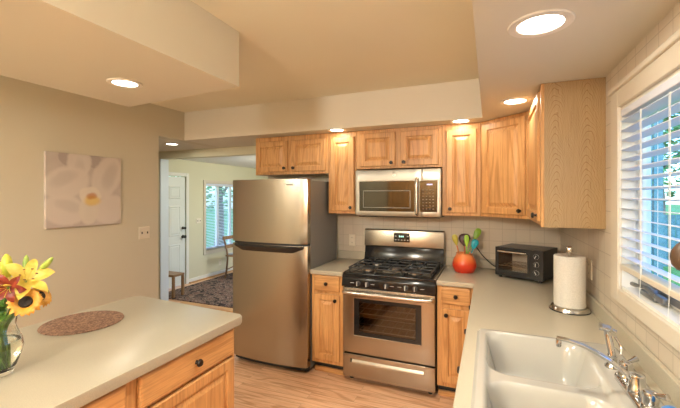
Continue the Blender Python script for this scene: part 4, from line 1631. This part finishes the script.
# thin blind in the dining window
t = thing('dining_blind', 'white mini blind half open in the dining room window', 'blind', (XD - .03, (DY0 + DY1) / 2, DZ0))
b_ = nb()
z = DZ0 + .05
while z < DZ1 - .05:
    m = Matrix.Translation((XD - .030, 0, z)) @ rot('Y', math.radians(18))
    bx(b_, -.012, .012, DY0 + .01, DY1 - .01, -.0006, .0006, 0, 1, m)
    z += .030
obj('slats', b_, 'slat', t)
obj('head_rail', bx(nb(), XD - .045, XD - .015, DY0 + .005, DY1 - .005, DZ1 - .04, DZ1 - .005, .003), 'slat', t)
obj('bottom_rail', bx(nb(), XD - .042, XD - .018, DY0 + .01, DY1 - .01, DZ0 + .02, DZ0 + .032, .003), 'slat', t)

# ------------------------------------------------------------------ outdoors
b_ = nb()
gy = [-14, 0, 2.5, 7.5, 10, 40]
gz = [-.35, -.35, -.30, .22, .42, .8]
va = [b_.verts.new((.75, y, z)) for y, z in zip(gy, gz)]
vb = [b_.verts.new((40, y, z)) for y, z in zip(gy, gz)]
for i in range(len(gy) - 1):
    b_.faces.new([va[i], va[i + 1], vb[i + 1], vb[i]])
g2 = [b_.verts.new(p) for p in ((XD - .2, -14, -.2), (-40, -14, -.2), (-40, 40, -.2), (XD - .2, 40, -.2))]
b_.faces.new(g2)
go = obj('grass_lawn', b_, 'grass')
go['kind'] = 'structure'
go['label'] = 'green lawn outside the windows'

def boards(name, label, cat, x0, x1, y, z0, z1, bw=.11, gap=.010):
    t = thing(name, label, cat, ((x0 + x1) / 2, y, z0))
    b = nb()
    x = x0
    while x + bw <= x1 + .01:
        bx(b, x, x + bw - gap, y, y + .022, z0, z1, .003, 1)
        x += bw
    obj('boards', b, 'teal', t)
    b = nb()
    for z in (z0 + .25 * (z1 - z0), z0 + .8 * (z1 - z0)):
        bx(b, x0, x1, y + .022, y + .06, z - .04, z + .04)
    obj('rails', b, 'teal', t)
    return t
boards('garden_shed', 'tall teal board wall of a shed outside the kitchen window', 'shed', 1.5, 2.62, 7.4, .20, 2.9, .14, .02)
boards('garden_fence', 'low teal board fence on the lawn beyond the shed', 'fence', 2.66, 7.0, 8.3, .27, 1.22)
def tree(x, y, z, h, R, label, n=1300, seed=1):
    rn = random.Random(seed)
    t = thing('tree', label, 'tree', (x, y, z), group='trees outside the windows')
    b = nb()
    tube(b, smooth_path([(x, y, z - .2), (x + .05, y, z + h * .3), (x - .04, y + .05, z + h * .6), (x, y, z + h * .85)]), [.16 - .0075 * k for k in range(19)], 10)
    for k in range(5):
        a = k * 1.3
        tube(b, [(x, y, z + h * (.4 + .06 * k)), (x + R * .6 * math.cos(a), y + R * .6 * math.sin(a), z + h * (.6 + .06 * k))], [.05, .02], 6)
    obj('trunk', b, 'bark', t, 60)
    b = nb()
    for k in range(n):
        d = Vector((rn.gauss(0, 1), rn.gauss(0, 1), rn.gauss(0, 1))).normalized() * (rn.random() ** .4)
        p = Vector((x + d.x * R, y + d.y * R, z + h * .68 + d.z * h * .42))
        m = Matrix.Translation(p) @ rot('Z', rn.uniform(0, 6.3)) @ rot('X', rn.uniform(-1.2, 1.2))
        s = rn.uniform(.05, .11)
        b.faces.new([b.verts.new(m @ Vector(q)) for q in ((-s, 0, 0), (0, -s * .5, .01), (s, 0, 0), (0, s * .5, .01))])
    obj('foliage', b, 'tleaf', t)
    return t
tree(5.4, 11.6, .46, 4.6, 1.4, 'leafy tree beyond the teal fence', 2600, 3)
tree(3.3, 9.8, .42, 3.8, 1.0, 'smaller leafy tree behind the shed corner', 1800, 5)
tree(8.9, 13.5, .5, 5.2, 1.9, 'broad leafy tree furthest along the fence', 2200, 8)
tree(-7.2, 8.3, -.2, 4.2, 1.3, 'tree seen through the left of the dining window', 1500, 11)
tree(-9.0, 11.6, -.2, 4.8, 1.6, 'tree farther off through the dining window', 1500, 13)
